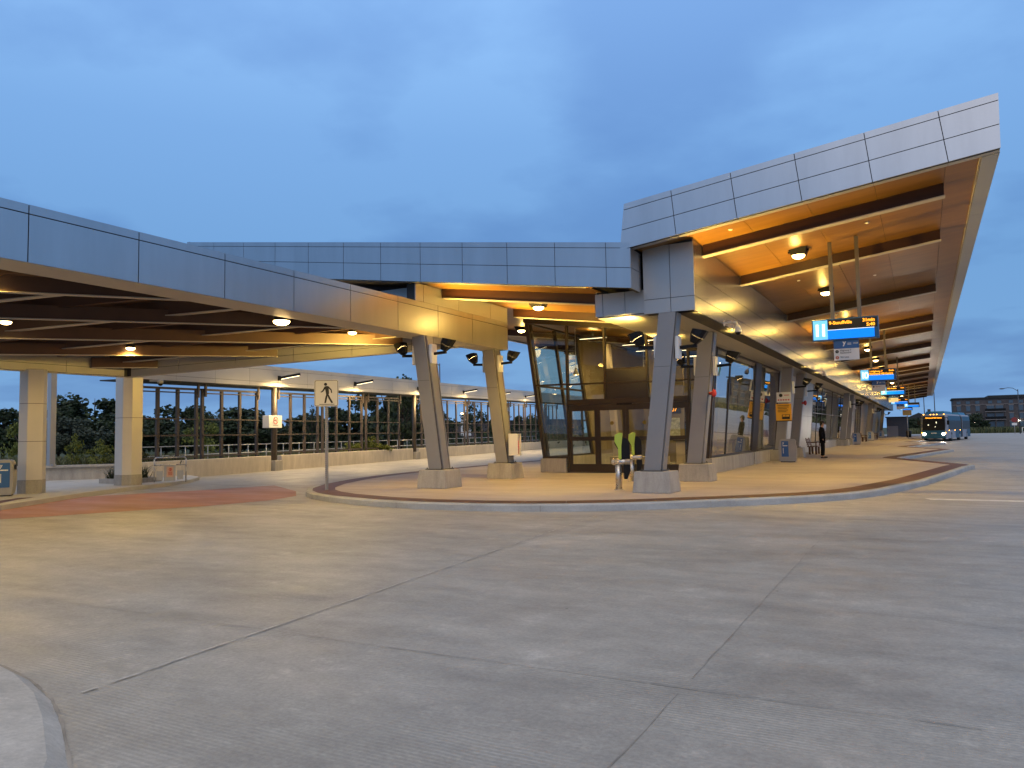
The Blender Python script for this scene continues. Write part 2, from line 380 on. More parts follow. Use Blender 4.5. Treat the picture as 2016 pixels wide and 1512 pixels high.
# warm glow added to the unseen sky behind the camera, lighting ground and fascias
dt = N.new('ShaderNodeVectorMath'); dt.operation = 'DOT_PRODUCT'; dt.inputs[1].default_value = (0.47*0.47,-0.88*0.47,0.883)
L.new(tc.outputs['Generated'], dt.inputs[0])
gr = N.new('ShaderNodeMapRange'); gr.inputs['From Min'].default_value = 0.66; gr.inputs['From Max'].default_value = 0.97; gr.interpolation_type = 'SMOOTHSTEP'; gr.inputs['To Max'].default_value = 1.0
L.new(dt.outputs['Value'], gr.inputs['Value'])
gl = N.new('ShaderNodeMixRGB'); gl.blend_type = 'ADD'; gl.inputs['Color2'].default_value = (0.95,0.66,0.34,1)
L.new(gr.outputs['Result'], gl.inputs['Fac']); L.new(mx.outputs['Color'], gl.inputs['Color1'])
SUN_E, SUN_R = R(4), R(152)
sky = N.new('ShaderNodeTexSky'); sky.sky_type = 'NISHITA'; sky.sun_disc = False; sky.sun_elevation = SUN_E; sky.sun_rotation = SUN_R
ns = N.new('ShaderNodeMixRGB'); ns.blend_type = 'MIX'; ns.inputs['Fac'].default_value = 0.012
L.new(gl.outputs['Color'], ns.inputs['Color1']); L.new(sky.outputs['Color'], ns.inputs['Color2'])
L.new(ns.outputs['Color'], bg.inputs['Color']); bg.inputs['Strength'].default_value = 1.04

sl = bpy.data.lights.new('sun', 'SUN'); sl.energy = 0.4; sl.angle = R(60); sl.color = (1.0,0.9,0.78)
so = bpy.data.objects.new('sun', sl); COL.objects.link(so)
d = Vector((math.sin(SUN_R), math.cos(SUN_R), math.tan(R(35)))).normalized()
so.rotation_euler = d.to_track_quat('Z','Y').to_euler()

WARM = (1.0,0.63,0.12)
def spot(name, loc, target, power, angle, blend=0.6, col=WARM, size=0.08, parent=None):
    l = bpy.data.lights.new(name, 'SPOT'); l.energy = power; l.spot_size = R(angle); l.spot_blend = blend; l.color = col; l.shadow_soft_size = size
    o = bpy.data.objects.new(name, l); COL.objects.link(o)
    o.rotation_euler = (Vector(loc)-Vector(target)).to_track_quat('Z','Y').to_euler()
    if parent is not None: o.parent = parent; o.location = Vector(loc)-origin(parent)
    else: o.location = loc
    return o
def area(name, loc, rot, power, sx_, sy_, col=WARM, parent=None):
    l = bpy.data.lights.new(name, 'AREA'); l.energy = power; l.shape = 'RECTANGLE'; l.size = sx_; l.size_y = sy_; l.color = col
    o = bpy.data.objects.new(name, l); COL.objects.link(o); o.rotation_euler = rot
    if parent is not None: o.parent = parent; o.location = Vector(loc)-origin(parent)
    else: o.location = loc
    return o

S.view_settings.view_transform = 'Standard'; S.view_settings.look = 'None'; S.view_settings.gamma = 1; S.view_settings.exposure = 0

# ------------------------------------------------------------------ ground
def sheet(name, pts, z, m, kind='structure'):
    b = MB(); b.poly([(p[0],p[1],z) for p in pts]); return b.build(name, m, kind=kind)
sheet('ground', [(-2500,-2500),(2500,-2500),(2500,2500),(-2500,2500)], -0.03, M['field'])
sheet('road', [(-27.2,-70),(60,-70),(60,187),(-48.2,187),(-34.2,70),(-27.2,19.0)], 0.0, M['road'])
sheet('red_crossing', [(-19.2,10.2),(-17.1,9.2),(-15.2,12.9),(-14.9,14.6),(-15.25,15.9),(-16.6,17.3),(-19.4,19.2),(-20.1,16.8),(-21.2,14.4),(-21.6,12.9)], 0.004, M['red'])
b = MB()
def strip(b, p, q, wd, z):
    p, q = Vector((*p,0)), Vector((*q,0)); t = (q-p).normalized(); n = Vector((-t.y,t.x,0))*wd/2
    b.poly([(p+n).to_tuple()[:2]+(z,), (p-n).to_tuple()[:2]+(z,), (q-n).to_tuple()[:2]+(z,), (q+n).to_tuple()[:2]+(z,)])
def wob(b, p, q, wd, z, n=26, amp=0.006):
    pts = [(p[0]+(q[0]-p[0])*i/n+random.uniform(-amp,amp), p[1]+(q[1]-p[1])*i/n+random.uniform(-amp,amp)) for i in range(n+1)]
    for i in range(n):
        if random.random() > 0.12: strip(b, pts[i], pts[i+1], wd*random.uniform(0.35,1.3), z)
for x in (-1.4,2.4,6.2,10): wob(b, (x,-5), (x,13.2 if x < -1 else 60), 0.008, 0.004, 60)
wob(b, (-9.2,4.7), (-9.4,13.2), 0.006, 0.004)
for y in (4.95,): wob(b, (-13,y-0.25), (14,y), 0.008, 0.008, 90)
b.build('pavement_joint', M['joint'], kind='structure')
b = MB(); wob(b, (-4.75,2.6), (-5.6,13.8), 0.020, 0.012, 110, 0.007); b.build('pavement_joint', M['joint_pale'], kind='structure')
b = MB(); b.poly([(-0.07,19.55,0.004),(30,18.9,0.004),(30,18.62,0.004),(0.05,19.2,0.004)]); b.build('road_marking', M['line'], kind='structure')

def offset(pts, d):
    """inset a counter-clockwise outline by d"""
    n = len(pts); out = []
    for i in range(n):
        p0, p1, p2 = Vector(pts[i-1]), Vector(pts[i]), Vector(pts[(i+1)%n])
        a = (p1-p0).normalized(); c = (p2-p1).normalized()
        na, nc = Vector((-a.y,a.x)), Vector((-c.y,c.x)); m = (na+nc)
        m = m/max(m.length_squared/2, 0.35) if m.length > 1e-6 else na
        out.append(p1 + m*d)
    return out
side = [(-18.5,38),(-18.5,30),(-18.4,26),(-18.0,22.6),(-17.4,20.4),(-16.5,18.2),(-15.6,16.7),(-14.9,15.9)]
front = [(-14.1,15.25),(-13.0,14.65),(-11.3,14.08),(-9.9,13.85),(-8.4,13.9),(-7.4,14.1),(-6.5,14.42),(-5.6,14.9),(-4.8,15.5),(-4.0,16.2),(-3.3,16.8),(-2.66,17.4),(-2.1,18.0),(-1.6,18.7),(-1.2,19.5),(-0.9,20.3),(-0.05,23.8),(0.64,27.9),(1.31,32.2)]
saw = []
for k in range(6):
    y = 33.5 + 22.5*k
    saw += [(1.58,y-0.25),(1.5,y+0.3),(-1.05,y+7.2),(-1.02,y+8.2)]
saw = saw[:-2] + [(1.45,150.5)]
outline = [(-18.5,150.5)] + side + front + saw
def ring(b, A, B, z, zb=None):
    n = len(A)
    for i in range(n):
        j = (i+1)%n
        b.poly([(*A[i],z),(*A[j],z),(*B[j],z),(*B[i],z)])
        if zb is not None: b.poly([(*A[i],zb),(*A[j],zb),(*A[j],z),(*A[i],z)])
o1, o2 = offset(outline, 0.17), offset(outline, 0.78)
b = MB()
oc = offset(outline, 0.03)
n_ = len(outline)
for i in range(n_):
    j = (i+1)%n_
    b.poly([(*outline[i],-0.05),(*outline[j],-0.05),(*outline[j],0.12),(*outline[i],0.12)])
    b.poly([(*outline[i],0.12),(*outline[j],0.12),(*oc[j],0.15),(*oc[i],0.15)])
    b.poly([(*oc[i],0.15),(*oc[j],0.15),(*o1[j],0.15),(*o1[i],0.15)])
b.build('kerb', M['kerb'], kind='structure')
b = MB(); b.poly([(*p,0.15) for p in o1]); b.build('platform', M['slab'], kind='structure')
b = MB()
for i in range(1, n_-2):
    b.poly([(*o1[i],0.154),(*o1[i+1],0.154),(*o2[i+1],0.154),(*o2[i],0.154)])
b.build('tactile_strip', M['tactile'], kind='structure')
# kerb joints: thin dark saw cuts on the kerb face, tactile plate seams, slab joints
b = MB()
for (x,y,nx,ny) in [(-10.4,13.93,0.1,1),(-7.0,14.24,-0.3,1),(-13.0,14.65,0.4,1),(-4.0,16.2,-0.65,0.75),(-2.4,17.7,-0.7,0.7),(-1.9,18.3,-0.75,0.65)]:
    v = Vector((nx,ny,0)).normalized(); t = Vector((v.y,-v.x,0)); p = Vector((x,y,0))-v*0.004
    q = [p-t*0.008, p+t*0.008]
    b.poly([q[0]+Vector((0,0,0.0)), q[1]+Vector((0,0,0.0)), q[1]+Vector((0,0,0.125)), q[0]+Vector((0,0,0.125))])
for i in range(9, 26):
    p, q = Vector(o1[i]), Vector(o2[i]); t = Vector((-(q-p).y,(q-p).x)).normalized()*0.006
    b.poly([(*(p-t),0.158),(*(p+t),0.158),(*(q+t),0.158),(*(q-t),0.158)])
for y in (18.9,24.4,29.8,35.2,40.6,46,52,58,64): strip(b, (-5.9,y), (-0.9 if y < 23 else -0.2,y), 0.014, 0.154)
for x in (-9.2,-6.6): strip(b, (x,15.2 if x < -7 else 16.2), (x,25.6), 0.012, 0.154)
strip(b, (-3.4,18.0), (-3.4,80), 0.012, 0.1545)
for y in (19.6,): strip(b, (-16.4,y), (-4.2,y), 0.012, 0.155)
b.build('kerb_joint', M['joint'], kind='structure')

# left sidewalk with kerb and tactile plates
lw_ = [(-19.2,10.25),(-14.2,3.0),(-9,-6),(-60,-6),(-60,22),(-27.0,22),(-25.2,21.0),(-24.0,19.6),(-23.1,18.0),(-22.5,16.2),(-21.4,13.8),(-20.4,12.2)]
b = MB(); b.prism([(*p,-0.04) for p in lw_], (0,0,0.16)); b.build('sidewalk', M['walk'], kind='structure')
b = MB(); b.poly([(-20.55,11.35,0.124),(-19.75,10.55,0.124),(-19.0,9.6,0.124),(-19.7,9.5,0.124),(-20.5,10.6,0.124),(-21.35,12.0,0.124),(-21.2,12.35,0.124)]); b.build('tactile_paving', M['tactile'], kind='structure')
b = MB()
for k in range(7):
    p = Vector((-21.1+0.32*k,11.95-0.42*k)); strip(b, p, p+Vector((0.75,0.3)), 0.012, 0.128)
strip(b, (-26,14.6), (-21.4,13.6), 0.015, 0.124); strip(b, (-28,17.5), (-23.4,15.7), 0.015, 0.124); strip(b, (-24.0,9), (-22.3,12.6), 0.015, 0.124)
b.build('sidewalk_joint', M['joint'], kind='structure')
# near kerb island in the bottom-left corner
arc = [(-9,3.55),(-7.2,3.45),(-5.9,3.22),(-5.38,3.12),(-4.83,2.94),(-4.35,2.71),(-3.75,2.38),(-3.2,1.95),(-2.6,1.3),(-2.2,0.5),(-2,-1),(-9,-1)]
arc2 = offset(arc[::-1], 0.62)[::-1]
arcb = offset(arc[::-1], 0.10)[::-1]
b = MB()
for i in range(len(arc)-2):
    b.poly([(*arc[i],0.0),(*arc[i+1],0.0),(*arcb[i+1],0.075),(*arcb[i],0.075)]); b.poly([(*arcb[i],0.075),(*arcb[i+1],0.075),(*arc2[i+1],0.13),(*arc2[i],0.13)])
b.build('corner_kerb', M['gutter'], kind='structure')
b = MB()
for i in range(10):
    p, q = Vector(arc[i]), Vector(arc[i+1]); k = max(1, int((q-p).length/0.12))
    for j in range(k):
        u0, u1 = p.lerp(q, j/k), p.lerp(q, (j+1)/k); strip(b, u0, u1, random.uniform(0.012,0.028), 0.008)
b.build('gutter_joint', M['joint'], kind='structure')
b = MB(); b.loft([(*p,0.0) for p in arc2], [(*p,0.17) for p in offset(arc2[::-1],0.05)[::-1]]); b.build('kerb_island', M['kerb'], kind='structure')

# ------------------------------------------------------------------ panel wall helper
def panelwall(bp, bg_, o, U, V, W, us, vs, T=0.12, gap=0.014, th=0.03):
    """cells on the face o+U*u+V*v, W = inward; returns nothing. U,V need not be perpendicular"""
    o, U, V, W = Vector(o), Vector(U), Vector(V), Vector(W)
    P = lambda u, v, c: o+U*u+V*v+W*c
    g = gap/2
    for i in range(len(us)-1):
        for j in range(len(vs)-1):
            a0, a1, c0, c1 = us[i]+g*(i > 0), us[i+1]-g*(i < len(us)-2), vs[j]+g*(j > 0), vs[j+1]-g*(j < len(vs)-2)
            k = random.uniform(0,0.0012)
            bp.hexa([P(a0,c0,k),P(a1,c0,k),P(a1,c1,k),P(a0,c1,k),P(a0,c0,th),P(a1,c0,th),P(a1,c1,th),P(a0,c1,th)])
    a0, a1, c0, c1 = us[0]+0.004, us[-1]-0.004, vs[0]+0.004, vs[-1]-0.004
    bg_.hexa([P(a0,c0,th-0.008),P(a1,c0,th-0.008),P(a1,c1,th-0.008),P(a0,c1,th-0.008),P(a0,c0,T),P(a1,c0,T),P(a1,c1,T),P(a0,c1,T)])

# ------------------------------------------------------------------ the terminal building
sR = lambda x: 5.88+0.128*(x+6.13)
sLf = lambda x: 4.95+0.1345*(-5.9-x)
YE = 150.0
TB = thing('bus_terminal', (-9.2,26,0.15), 'long glazed bus terminal with silver butterfly roof and timber soffits', 'bus terminal')

# right roof: front fascia
ub = [-6.13,-4.78,-3.41,-2.06,-0.70,0.65,1.52]; ut = [-6.03,-4.89,-3.54,-2.19,-0.82,0.52,1.54]
b, g = MB(), MB()
vs = [0,0.427,0.864,1.0]; Hh = 1.09
def PF(i, f, c):
    x = ub[i]+(ut[i]-ub[i])*f
    return Vector((x, 17.0+0.07*f+c, sR(x)+Hh*f))
def seam(p, q, k): return p+(q-p).normalized()*k
for i in range(6):
    for j in range(3):
        q = []
        for c in (0,0.03):
            p00, p10, p11, p01 = PF(i,vs[j],c), PF(i+1,vs[j],c), PF(i+1,vs[j+1],c), PF(i,vs[j+1],c)
            dx = (p10-p00).normalized()*0.008; dz = Vector((0,0,0.008))
            L0, R0, B0, T0 = (dx if i > 0 else dx*0), (dx if i < 5 else dx*0), (dz if j > 0 else dz*0), (dz if j < 2 else dz*0)
            q += [p00+L0+B0, p10-R0+B0, p11-R0-T0, p01+L0-T0]
        b.hexa(q)
a = [Vector((-6.12,17.022,sR(-6.12)+0.004)), Vector((1.515,17.022,sR(1.515)+0.004)), Vector((1.53,17.092,sR(1.53)+Hh-0.004)), Vector((-6.02,17.092,sR(-6.02)+Hh-0.004))]
g.prism(a, (0,0.1,0))
b.build('roof_fascia', M['panel'], TB); g.build('fascia_backing', M['gap'], TB)
# eave fascia along the kerb side
b, g = MB(), MB()
panelwall(b, g, (1.53,17.14,sR(1.53)), (0,1,0), (0,0,1), (-1,0,0), [0.12+2.7*k for k in range(0,50)]+[YE-17.2], [0,0.465,0.94,1.09])
b.build('roof_fascia', M['panel'], TB); g.build('fascia_backing', M['gap'], TB)
# soffit trims
b = MB()
tr = lambda x0, x1, y0, y1, dz0, dz1, s: b.hexa([(x0,y0,s(x0)+dz0),(x1,y0,s(x1)+dz0),(x1,y1,s(x1)+dz0),(x0,y1,s(x0)+dz0),(x0,y0,s(x0)+dz1),(x1,y0,s(x1)+dz1),(x1,y1,s(x1)+dz1),(x0,y1,s(x0)+dz1)])
for i in range(6): tr(ub[i]+0.005, ub[i+1]-0.005, 17.125, 17.30, -0.001, 0.075, sR)
for k in range(28): tr(1.23, 1.527, 17.305+4.75*k, min(YE,17.305+4.75*k+4.74), -0.012, 0.004, sR)
b.build('soffit_trim', M['panel_dull'], TB)
b = MB()
for k in range(28): tr(1.20, 1.229, 17.305+4.75*k, min(YE,17.305+4.75*k+4.75), 0.02, 0.09, sR)
b.build('soffit_bead', M['flange'], TB)
# deck
b = MB(); b.prism([(-6.05,17.36,sR(-6.05)+0.10),(1.40,17.36,sR(1.40)+0.10),(1.40,17.36,sR(1.40)+1.02),(-5.95,17.36,sR(-5.95)+1.02)], (0,YE-17.4,0)); b.build('roof_deck', M['gap'], TB)
# timber soffit
beams = [18.7,23.1,31.9,40.5,45.1,53.9,62.6,71.7,76.5,85.1,93.5,102,107,116,125,136,145]
yb = [17.31]+beams+[YE-0.1]
xs = [-5.9,-4.75,-3.36,-2.02,-0.69,0.61,1.21]
b = MB()
for i in range(len(xs)-1):
    for j in range(len(yb)-1):
        nn = 1 if yb[j+1]-yb[j] < 3 else 2
        for k in range(nn):
            y0 = yb[j]+(yb[j+1]-yb[j])*k/nn; y1 = yb[j]+(yb[j+1]-yb[j])*(k+1)/nn
            tr(xs[i]+0.005, xs[i+1]-0.005, y0+(0.0015 if k else 0.003), y1-0.0015, 0.055, 0.085, sR)
b.build('timber_soffit', M['wood'], TB)
for y in beams:
    b = MB(); tr(-4.58, 0.60, y-0.075, y+0.075, -0.215, 0.054, sR); bo = b.build('roof_beam', M['beam'], TB)
    b = MB(); tr(-4.66, 0.62, y-0.11, y+0.11, -0.24, -0.216, sR); b.build('beam_plate', M['flange'], bo)

# left roof
b, g = MB(), MB()
us = [0,0.59]+[0.59+1.335*k for k in range(1,11)]+[15.2]
panelwall(b, g, (-5.9,17.0,4.95), (-1,0,0.1345), (0,0,1), (0,1,0), us, [0,0.478,0.945,1.08])
panelwall(b, g, (-5.88,17.01,4.953), (0,1,0), (0,0,1), (-1,0,0), [0,0.735], [0,0.478,0.94])
panelwall(b, g, (-21.11,17.0,sLf(-21.1)), (0,1,0), (0,0,1), (1,0,0), [2.7*k for k in range(0,49)]+[YE-17], [0,0.478,0.945,1.08])
b.build('roof_fascia', M['panel'], TB); g.build('fascia_backing', M['gap'], TB)
b = MB(); b.prism([(-5.95,17.13,sLf(-5.95)+0.10),(-20.98,17.13,sLf(-20.98)+0.10),(-20.98,17.13,sLf(-20.98)+1.0),(-5.95,17.13,sLf(-5.95)+1.0)], (0,YE-17.2,0)); b.build('roof_deck', M['gap'], TB)
b = MB()
trl = lambda b, x0, x1, y0, y1, z0, z1: b.hexa([(x0,y0,sLf(x0)+z0),(x1,y0,sLf(x1)+z0),(x1,y1,sLf(x1)+z0),(x0,y1,sLf(x0)+z0),(x0,y0,sLf(x0)+z1),(x1,y0,sLf(x1)+z1),(x1,y1,sLf(x1)+z1),(x0,y1,sLf(x0)+z1)])
for k in range(11): trl(b, -7.15-1.26*k, -7.15-1.26*k-1.25, 17.125, 17.3, 0.0, 0.075)
for k in range(28): trl(b, -20.7, -20.97, 17.3+4.75*k, min(YE,17.3+4.75*k+4.74), 0.0, 0.075)
b.build('soffit_trim', M['panel_dull'], TB)
b = MB(); xl = [-7.12-1.335*k for k in range(10)]+[-20.68]
for i in range(len(xl)-1):
    for j in range(len(yb)-1): trl(b, xl[i]-0.004, xl[i+1]+0.004, yb[j]+0.003, yb[j+1]-0.0015, 0.055, 0.085)
b.build('timber_soffit', M['wood'], TB)
for y in beams:
    b = MB(); trl(b, -7.12 if y < 26 else -7.2, -12.2, y-0.075, y+0.075, -0.215, 0.054); trl(b, -12.6 if y < 24 else -12.21, -20.2, y-0.075, y+0.075, -0.215, 0.054); bo = b.build('roof_beam', M['beam'], TB)
    b = MB(); trl(b, -7.12, -12.14, y-0.11, y+0.11, -0.24, -0.216); trl(b, -12.6 if y < 24 else -12.15, -20.25, y-0.11, y+0.11, -0.24, -0.216); b.build('beam_plate', M['flange'], bo)

# valley frieze box carried by the right-hand columns
b, g = MB(), MB()
zt = sR(-4.6)+0.05
panelwall(b, g, (-5.83,17.75,4.42), (1,0,0), (0,0,1), (0,1,0), [0,0.66,1.23], [0,0.34,1.62], T=0.4)
b.build('valley_cladding', M['panel_dull'], TB); b = MB()
panelwall(b, g, (-7.12,17.83,4.47), (1,0,0), (0,0,1), (0,1,0), [0,0.2,0.78,1.285], [0,0.56], T=0.3)
b.build('drop_panel', M['panel_dull'], TB); b = MB()
panelwall(b, g, (-4.6,17.79,4.42), (0,1,0), (0,0,1), (-1,0,0), [0]+[1.2+2.05*k for k in range(64)], [0,0.34,0.87,1.69], T=0.5)
b.build('valley_cladding', M['frieze'], TB); b = MB()
panelwall(b, g, (-7.12,17.87,4.47), (0,1,0), (0,0,1), (1,0,0), [0]+[1.2+2.05*k for k in range(64)], [0,0.62], T=0.3)
b.build('valley_cladding', M['frieze'], TB); g.build('cladding_backing', M['gap'], TB)
b, g = MB(), MB()
panelwall(b, g, (-7.08,17.9,4.425), (0,1,0), (1,0,0), (0,0,1), [2.05*k for k in range(64)], [0,1.22,2.44], T=0.05)
b.build('valley_soffit', M['panel_dull'], TB); g.build('cladding_backing', M['gap'], TB)

# left cladding: bulkhead over the tie-in of the road canopy
XF = -12.25
b, g = MB(), MB()
yy = [17.36,17.75,19.6,21.55,22.7]
for i in range(4):
    panelwall(b, g, (XF,yy[i],5.335), (0,1,0), (0,0,1), (-1,0,0), [0.006,yy[i+1]-yy[i]-0.006], [0,0.50], T=0.3)
panelwall(b, g, (XF-0.01,17.9,5.34), (-1,0,0), (0,0,1), (0,1,0), [0.3,1.6,2.9,4.2,5.5,6.8,8.1], [0,0.5], T=0.2)
b.build('bulkhead_cladding', M['panel_dull'], TB); g.build('cladding_backing', M['gap'], TB)

# leaning columns on concrete pedestals
def column(xb, xt, y, ztop, z0=0.15):
    sg = 1 if xt > xb else -1
    def sec(x, z, hx, y0, y1): return [(x-hx,y0,z),(x+hx,y0,z),(x+hx,y1,z),(x-hx,y1,z)]
    b = MB()
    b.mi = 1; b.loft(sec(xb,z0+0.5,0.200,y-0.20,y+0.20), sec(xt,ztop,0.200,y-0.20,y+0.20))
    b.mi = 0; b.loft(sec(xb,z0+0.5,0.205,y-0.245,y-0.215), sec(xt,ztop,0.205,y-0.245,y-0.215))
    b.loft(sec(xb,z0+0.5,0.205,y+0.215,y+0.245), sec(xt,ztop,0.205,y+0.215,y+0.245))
    for s in (-1,1):
        o = 0.212*s
        b.loft(sec(xb+o,z0+0.5,0.012,y-0.15,y+0.15), sec(xt+o,ztop,0.012,y-0.15,y+0.15))
    # plate joint on the face
    zj = z0+0.5+(ztop-z0-0.5)*0.66; xj = xb+(xt-xb)*0.66
    b.mi = 1; b.box(xj-0.2,xj+0.2,y-0.2465,y-0.214,zj-0.004,zj+0.004)
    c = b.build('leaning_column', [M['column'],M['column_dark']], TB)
    b = MB(); b.loft(sec(xb+0.02*sg,z0,0.465,y-0.42,y+0.46), sec(xb+0.02*sg,z0+0.5,0.42,y-0.385,y+0.42)); b.bevel(0.012)
    b.build('pedestal', M['cast'], c)
    b = MB(); b.box(xb-0.27,xb+0.27,y-0.31,y+0.31,z0+0.501,z0+0.525)
    for sx_ in (-0.235,0.235):
        for sy_ in (-0.27,0.27): b.tube((xb+sx_,y+sy_,z0+0.52),(xb+sx_,y+sy_,z0+0.56),0.016,6)
    b.build('base_plate', M['column_dark'], c)
    return c
cols = [(-11.90,-12.42,17.95,4.40),(-12.15,-12.62,22.2,4.40),(-5.74,-5.26,17.97,4.41),(-5.86,-5.40,22.2,4.41)]
for c in cols: column(*c)
for y in (37.2,41.6,68.0,72.4,99,103.4,130): column(-5.9,-5.42,y,4.41)
for y in (37.2,41.6,68.0): column(-13.9,-14.5,y,sLf(-14.4)+0.05)

for y in (37.2,41.6,68.0,72.4,99):
    b = MB(); b.tube((-6.0,y+0.5,0.2),(-5.55,y+0.5,4.41),0.045,10); b.tube((-5.95,y+0.72,0.2),(-5.55,y+0.72,4.41),0.03,8)
    for z in (1.2,2.6): b.bar((-6.02+0.107*z,y+0.42,z),(-6.02+0.107*z,y+0.8,z),0.06,0.04)
    b.build('drain_pipe', M['bronze'], TB)
for (x,y) in ((-3.75,17.9),(-3.3,25.6),(-1.0,20.4),(-1.2,27.5),(-3.0,34.5)):
    b = MB(); b.tube((x,y,sR(x)+0.056),(x,y,sR(x)+0.025),0.055,14,0.035); b.build('sprinkler', M['white'], TB)
# floor, plinths and glazing of the front hall
FY = 26.0
b = MB(); b.box(-12.5,-6.5,FY+0.15,39.4,0.12,0.17); b.build('hall_floor', mat('hall_tile', (0.42,0.40,0.36), 0.25, var=0.08, scale=1.5), TB)
b = MB(); b.box(-12.67,-11.62,FY-0.12,FY+0.18,0.15,0.66); b.build('plinth', M['cast'], TB)
b = MB(); b.box(-6.98,-6.30,FY-0.12,FY+0.18,0.15,0.66); b.build('plinth', M['cast'], TB)
b = MB()
for y0, y1 in ((26.185,33.0),(33.01,34.3),(34.31,39.0)): b.box(-6.62,-6.30+(0.05 if y0 == 33.01 else 0),y0,y1,0.15,0.66)
b.build('plinth', M['cast'], TB)
b = MB(); b.box(-12.68,-12.4,FY+0.185,39.4,0.15,0.66); b.build('plinth', M['cast'], TB)
xr = lambda z: -6.44+0.092*(z-0.2)      # right wall leans out
xlft = lambda z: -12.58-0.131*(z-0.7)   # left wall leans out
ztf = lambda x: sLf(x)+0.03
mull = [-11.55,-10.07,-8.49,-7.02]
fr = MB()
fr.bar((xlft(0.66)+0.05,FY,0.66),(xlft(5.85)+0.05,FY,5.85),0.12,0.16,(0,1,0))
for x in mull:
    z0 = 0.15 if x in (-11.55,-7.02) else 2.75
    fr.box(x-0.035,x+0.035,FY-0.08,FY+0.08,z0,min(ztf(x), 5.9))
fr.bar((xr(0.66)-0.06,FY,0.66),(xr(4.42)-0.06,FY,4.42),0.12,0.16,(0,1,0))
fr.hexa([(-13.3,FY-0.1,5.80),(-7.12,FY-0.1,4.98),(-7.12,FY+0.1,4.98),(-13.3,FY+0.1,5.80),(-13.3,FY-0.1,5.97),(-7.12,FY-0.1,5.14),(-7.12,FY+0.1,5.14),(-13.3,FY+0.1,5.97)])
fr.box(-7.0,xr(4.4),FY-0.075,FY+0.075,4.32,4.42)
for (x0, x1, z) in ((-12.93,-11.585,3.39),(-11.515,-10.105,3.37),(-10.035,-8.525,3.36),(-8.455,-7.055,3.34),(-6.985,-6.17,3.33)): fr.box(x0,x1,FY-0.07,FY+0.07,z-0.03,z+0.03)
fr.box(-11.515,-7.055,FY-0.11,FY+0.09,2.60,2.80); fr.box(-11.6,-7.0,FY-0.07,FY+0.07,0.15,0.175)
fr.box(-10.04,-8.52,FY-0.05,FY+0.05,3.83,3.88)
fr.box(-12.6,-11.59,FY-0.075,FY+0.075,0.665,0.74); fr.box(-6.98,-6.42,FY-0.075,FY+0.075,0.665,0.74)
fr.build('front_frame', M['bronze'], TB)
b = MB(); b.box(-9.6,-9.05,FY-0.16,FY-0.115,2.56,2.62); b.build('door_sensor', M['black'], TB)
b = MB(); b.box(-10.035,-8.525,FY-0.03,FY+0.03,2.805,3.325); b.box(-10.035,-8.525,FY-0.03,FY+0.03,3.395,3.825); b.build('spandrel_panel', mat('dark_spandrel', (0.028,0.020,0.011), 0.3), TB)
def pane(p0, p1, p2, p3, m='glass', par=TB, t=0.012):
    b = MB(); n = (Vector(p1)-Vector(p0)).cross(Vector(p3)-Vector(p0)).normalized()*t
    b.prism([p0,p1,p2,p3], n); return b.build('window_pane', M[m], par)
pane((xlft(0.74)+0.1,FY,0.74),(-11.59,FY,0.74),(-11.59,FY,3.36),(xlft(3.36)+0.1,FY,3.36))
pane((xlft(3.42)+0.1,FY,3.42),(-11.59,FY,3.42),(-11.59,FY,ztf(-11.59)-0.15),(xlft(5.75)+0.1,FY,5.74))
for x0, x1 in ((-11.515,-10.105),(-10.035,-8.525),(-8.455,-7.055)):
    lo = 3.88 if x0 == -10.035 else 3.40
    if x0 != -10.035: pane((x0,FY,2.80),(x1,FY,2.80),(x1,FY,3.33),(x0,FY,3.33))
    pane((x0,FY,lo),(x1,FY,lo),(x1,FY,ztf(x1)-0.15),(x0,FY,ztf(x0)-0.15))
pane((-6.985,FY,0.74),(xr(0.74)-0.12,FY,0.74),(xr(3.3)-0.12,FY,3.30),(-6.985,FY,3.30))
pane((-6.985,FY,3.36),(xr(3.36)-0.12,FY,3.36),(xr(4.32)-0.12,FY,4.32),(-6.985,FY,4.32))
dx = [-11.50,-10.38,-9.30,-8.17,-7.06]
for i in range(4):
    x0, x1 = dx[i]+0.004, dx[i+1]-0.004; yq = FY-0.03-(0.05 if i in (1,2) else 0)
    b = MB(); q = 0.11
    b.box(x0,x0+q,yq-0.03,yq+0.03,0.18,2.595); b.box(x1-q,x1,yq-0.03,yq+0.03,0.18,2.595)
    b.box(x0+q,x1-q,yq-0.03,yq+0.03,0.18,0.46); b.box(x0+q,x1-q,yq-0.03,yq+0.03,2.38,2.595); b.box(x0+q,x1-q,yq-0.028,yq+0.028,1.30,1.44)
    d_ = b.build('sliding_door', M['bronze'], TB)
    for z0, z1 in ((0.46,1.30),(1.44,2.38)):
        b = MB(); b.box(x0+q,x1-q,yq-0.006,yq+0.006,z0,z1); b.build('door_pane', M['glass'], d_)
    if i in (1,2):
        b = MB(); b.disc(((x0+x1)/2+(0.02 if i == 1 else 0.12),yq-0.012,1.92), (0,-1,0), 0.07); b.build('door_sticker', M['sticker'], d_)
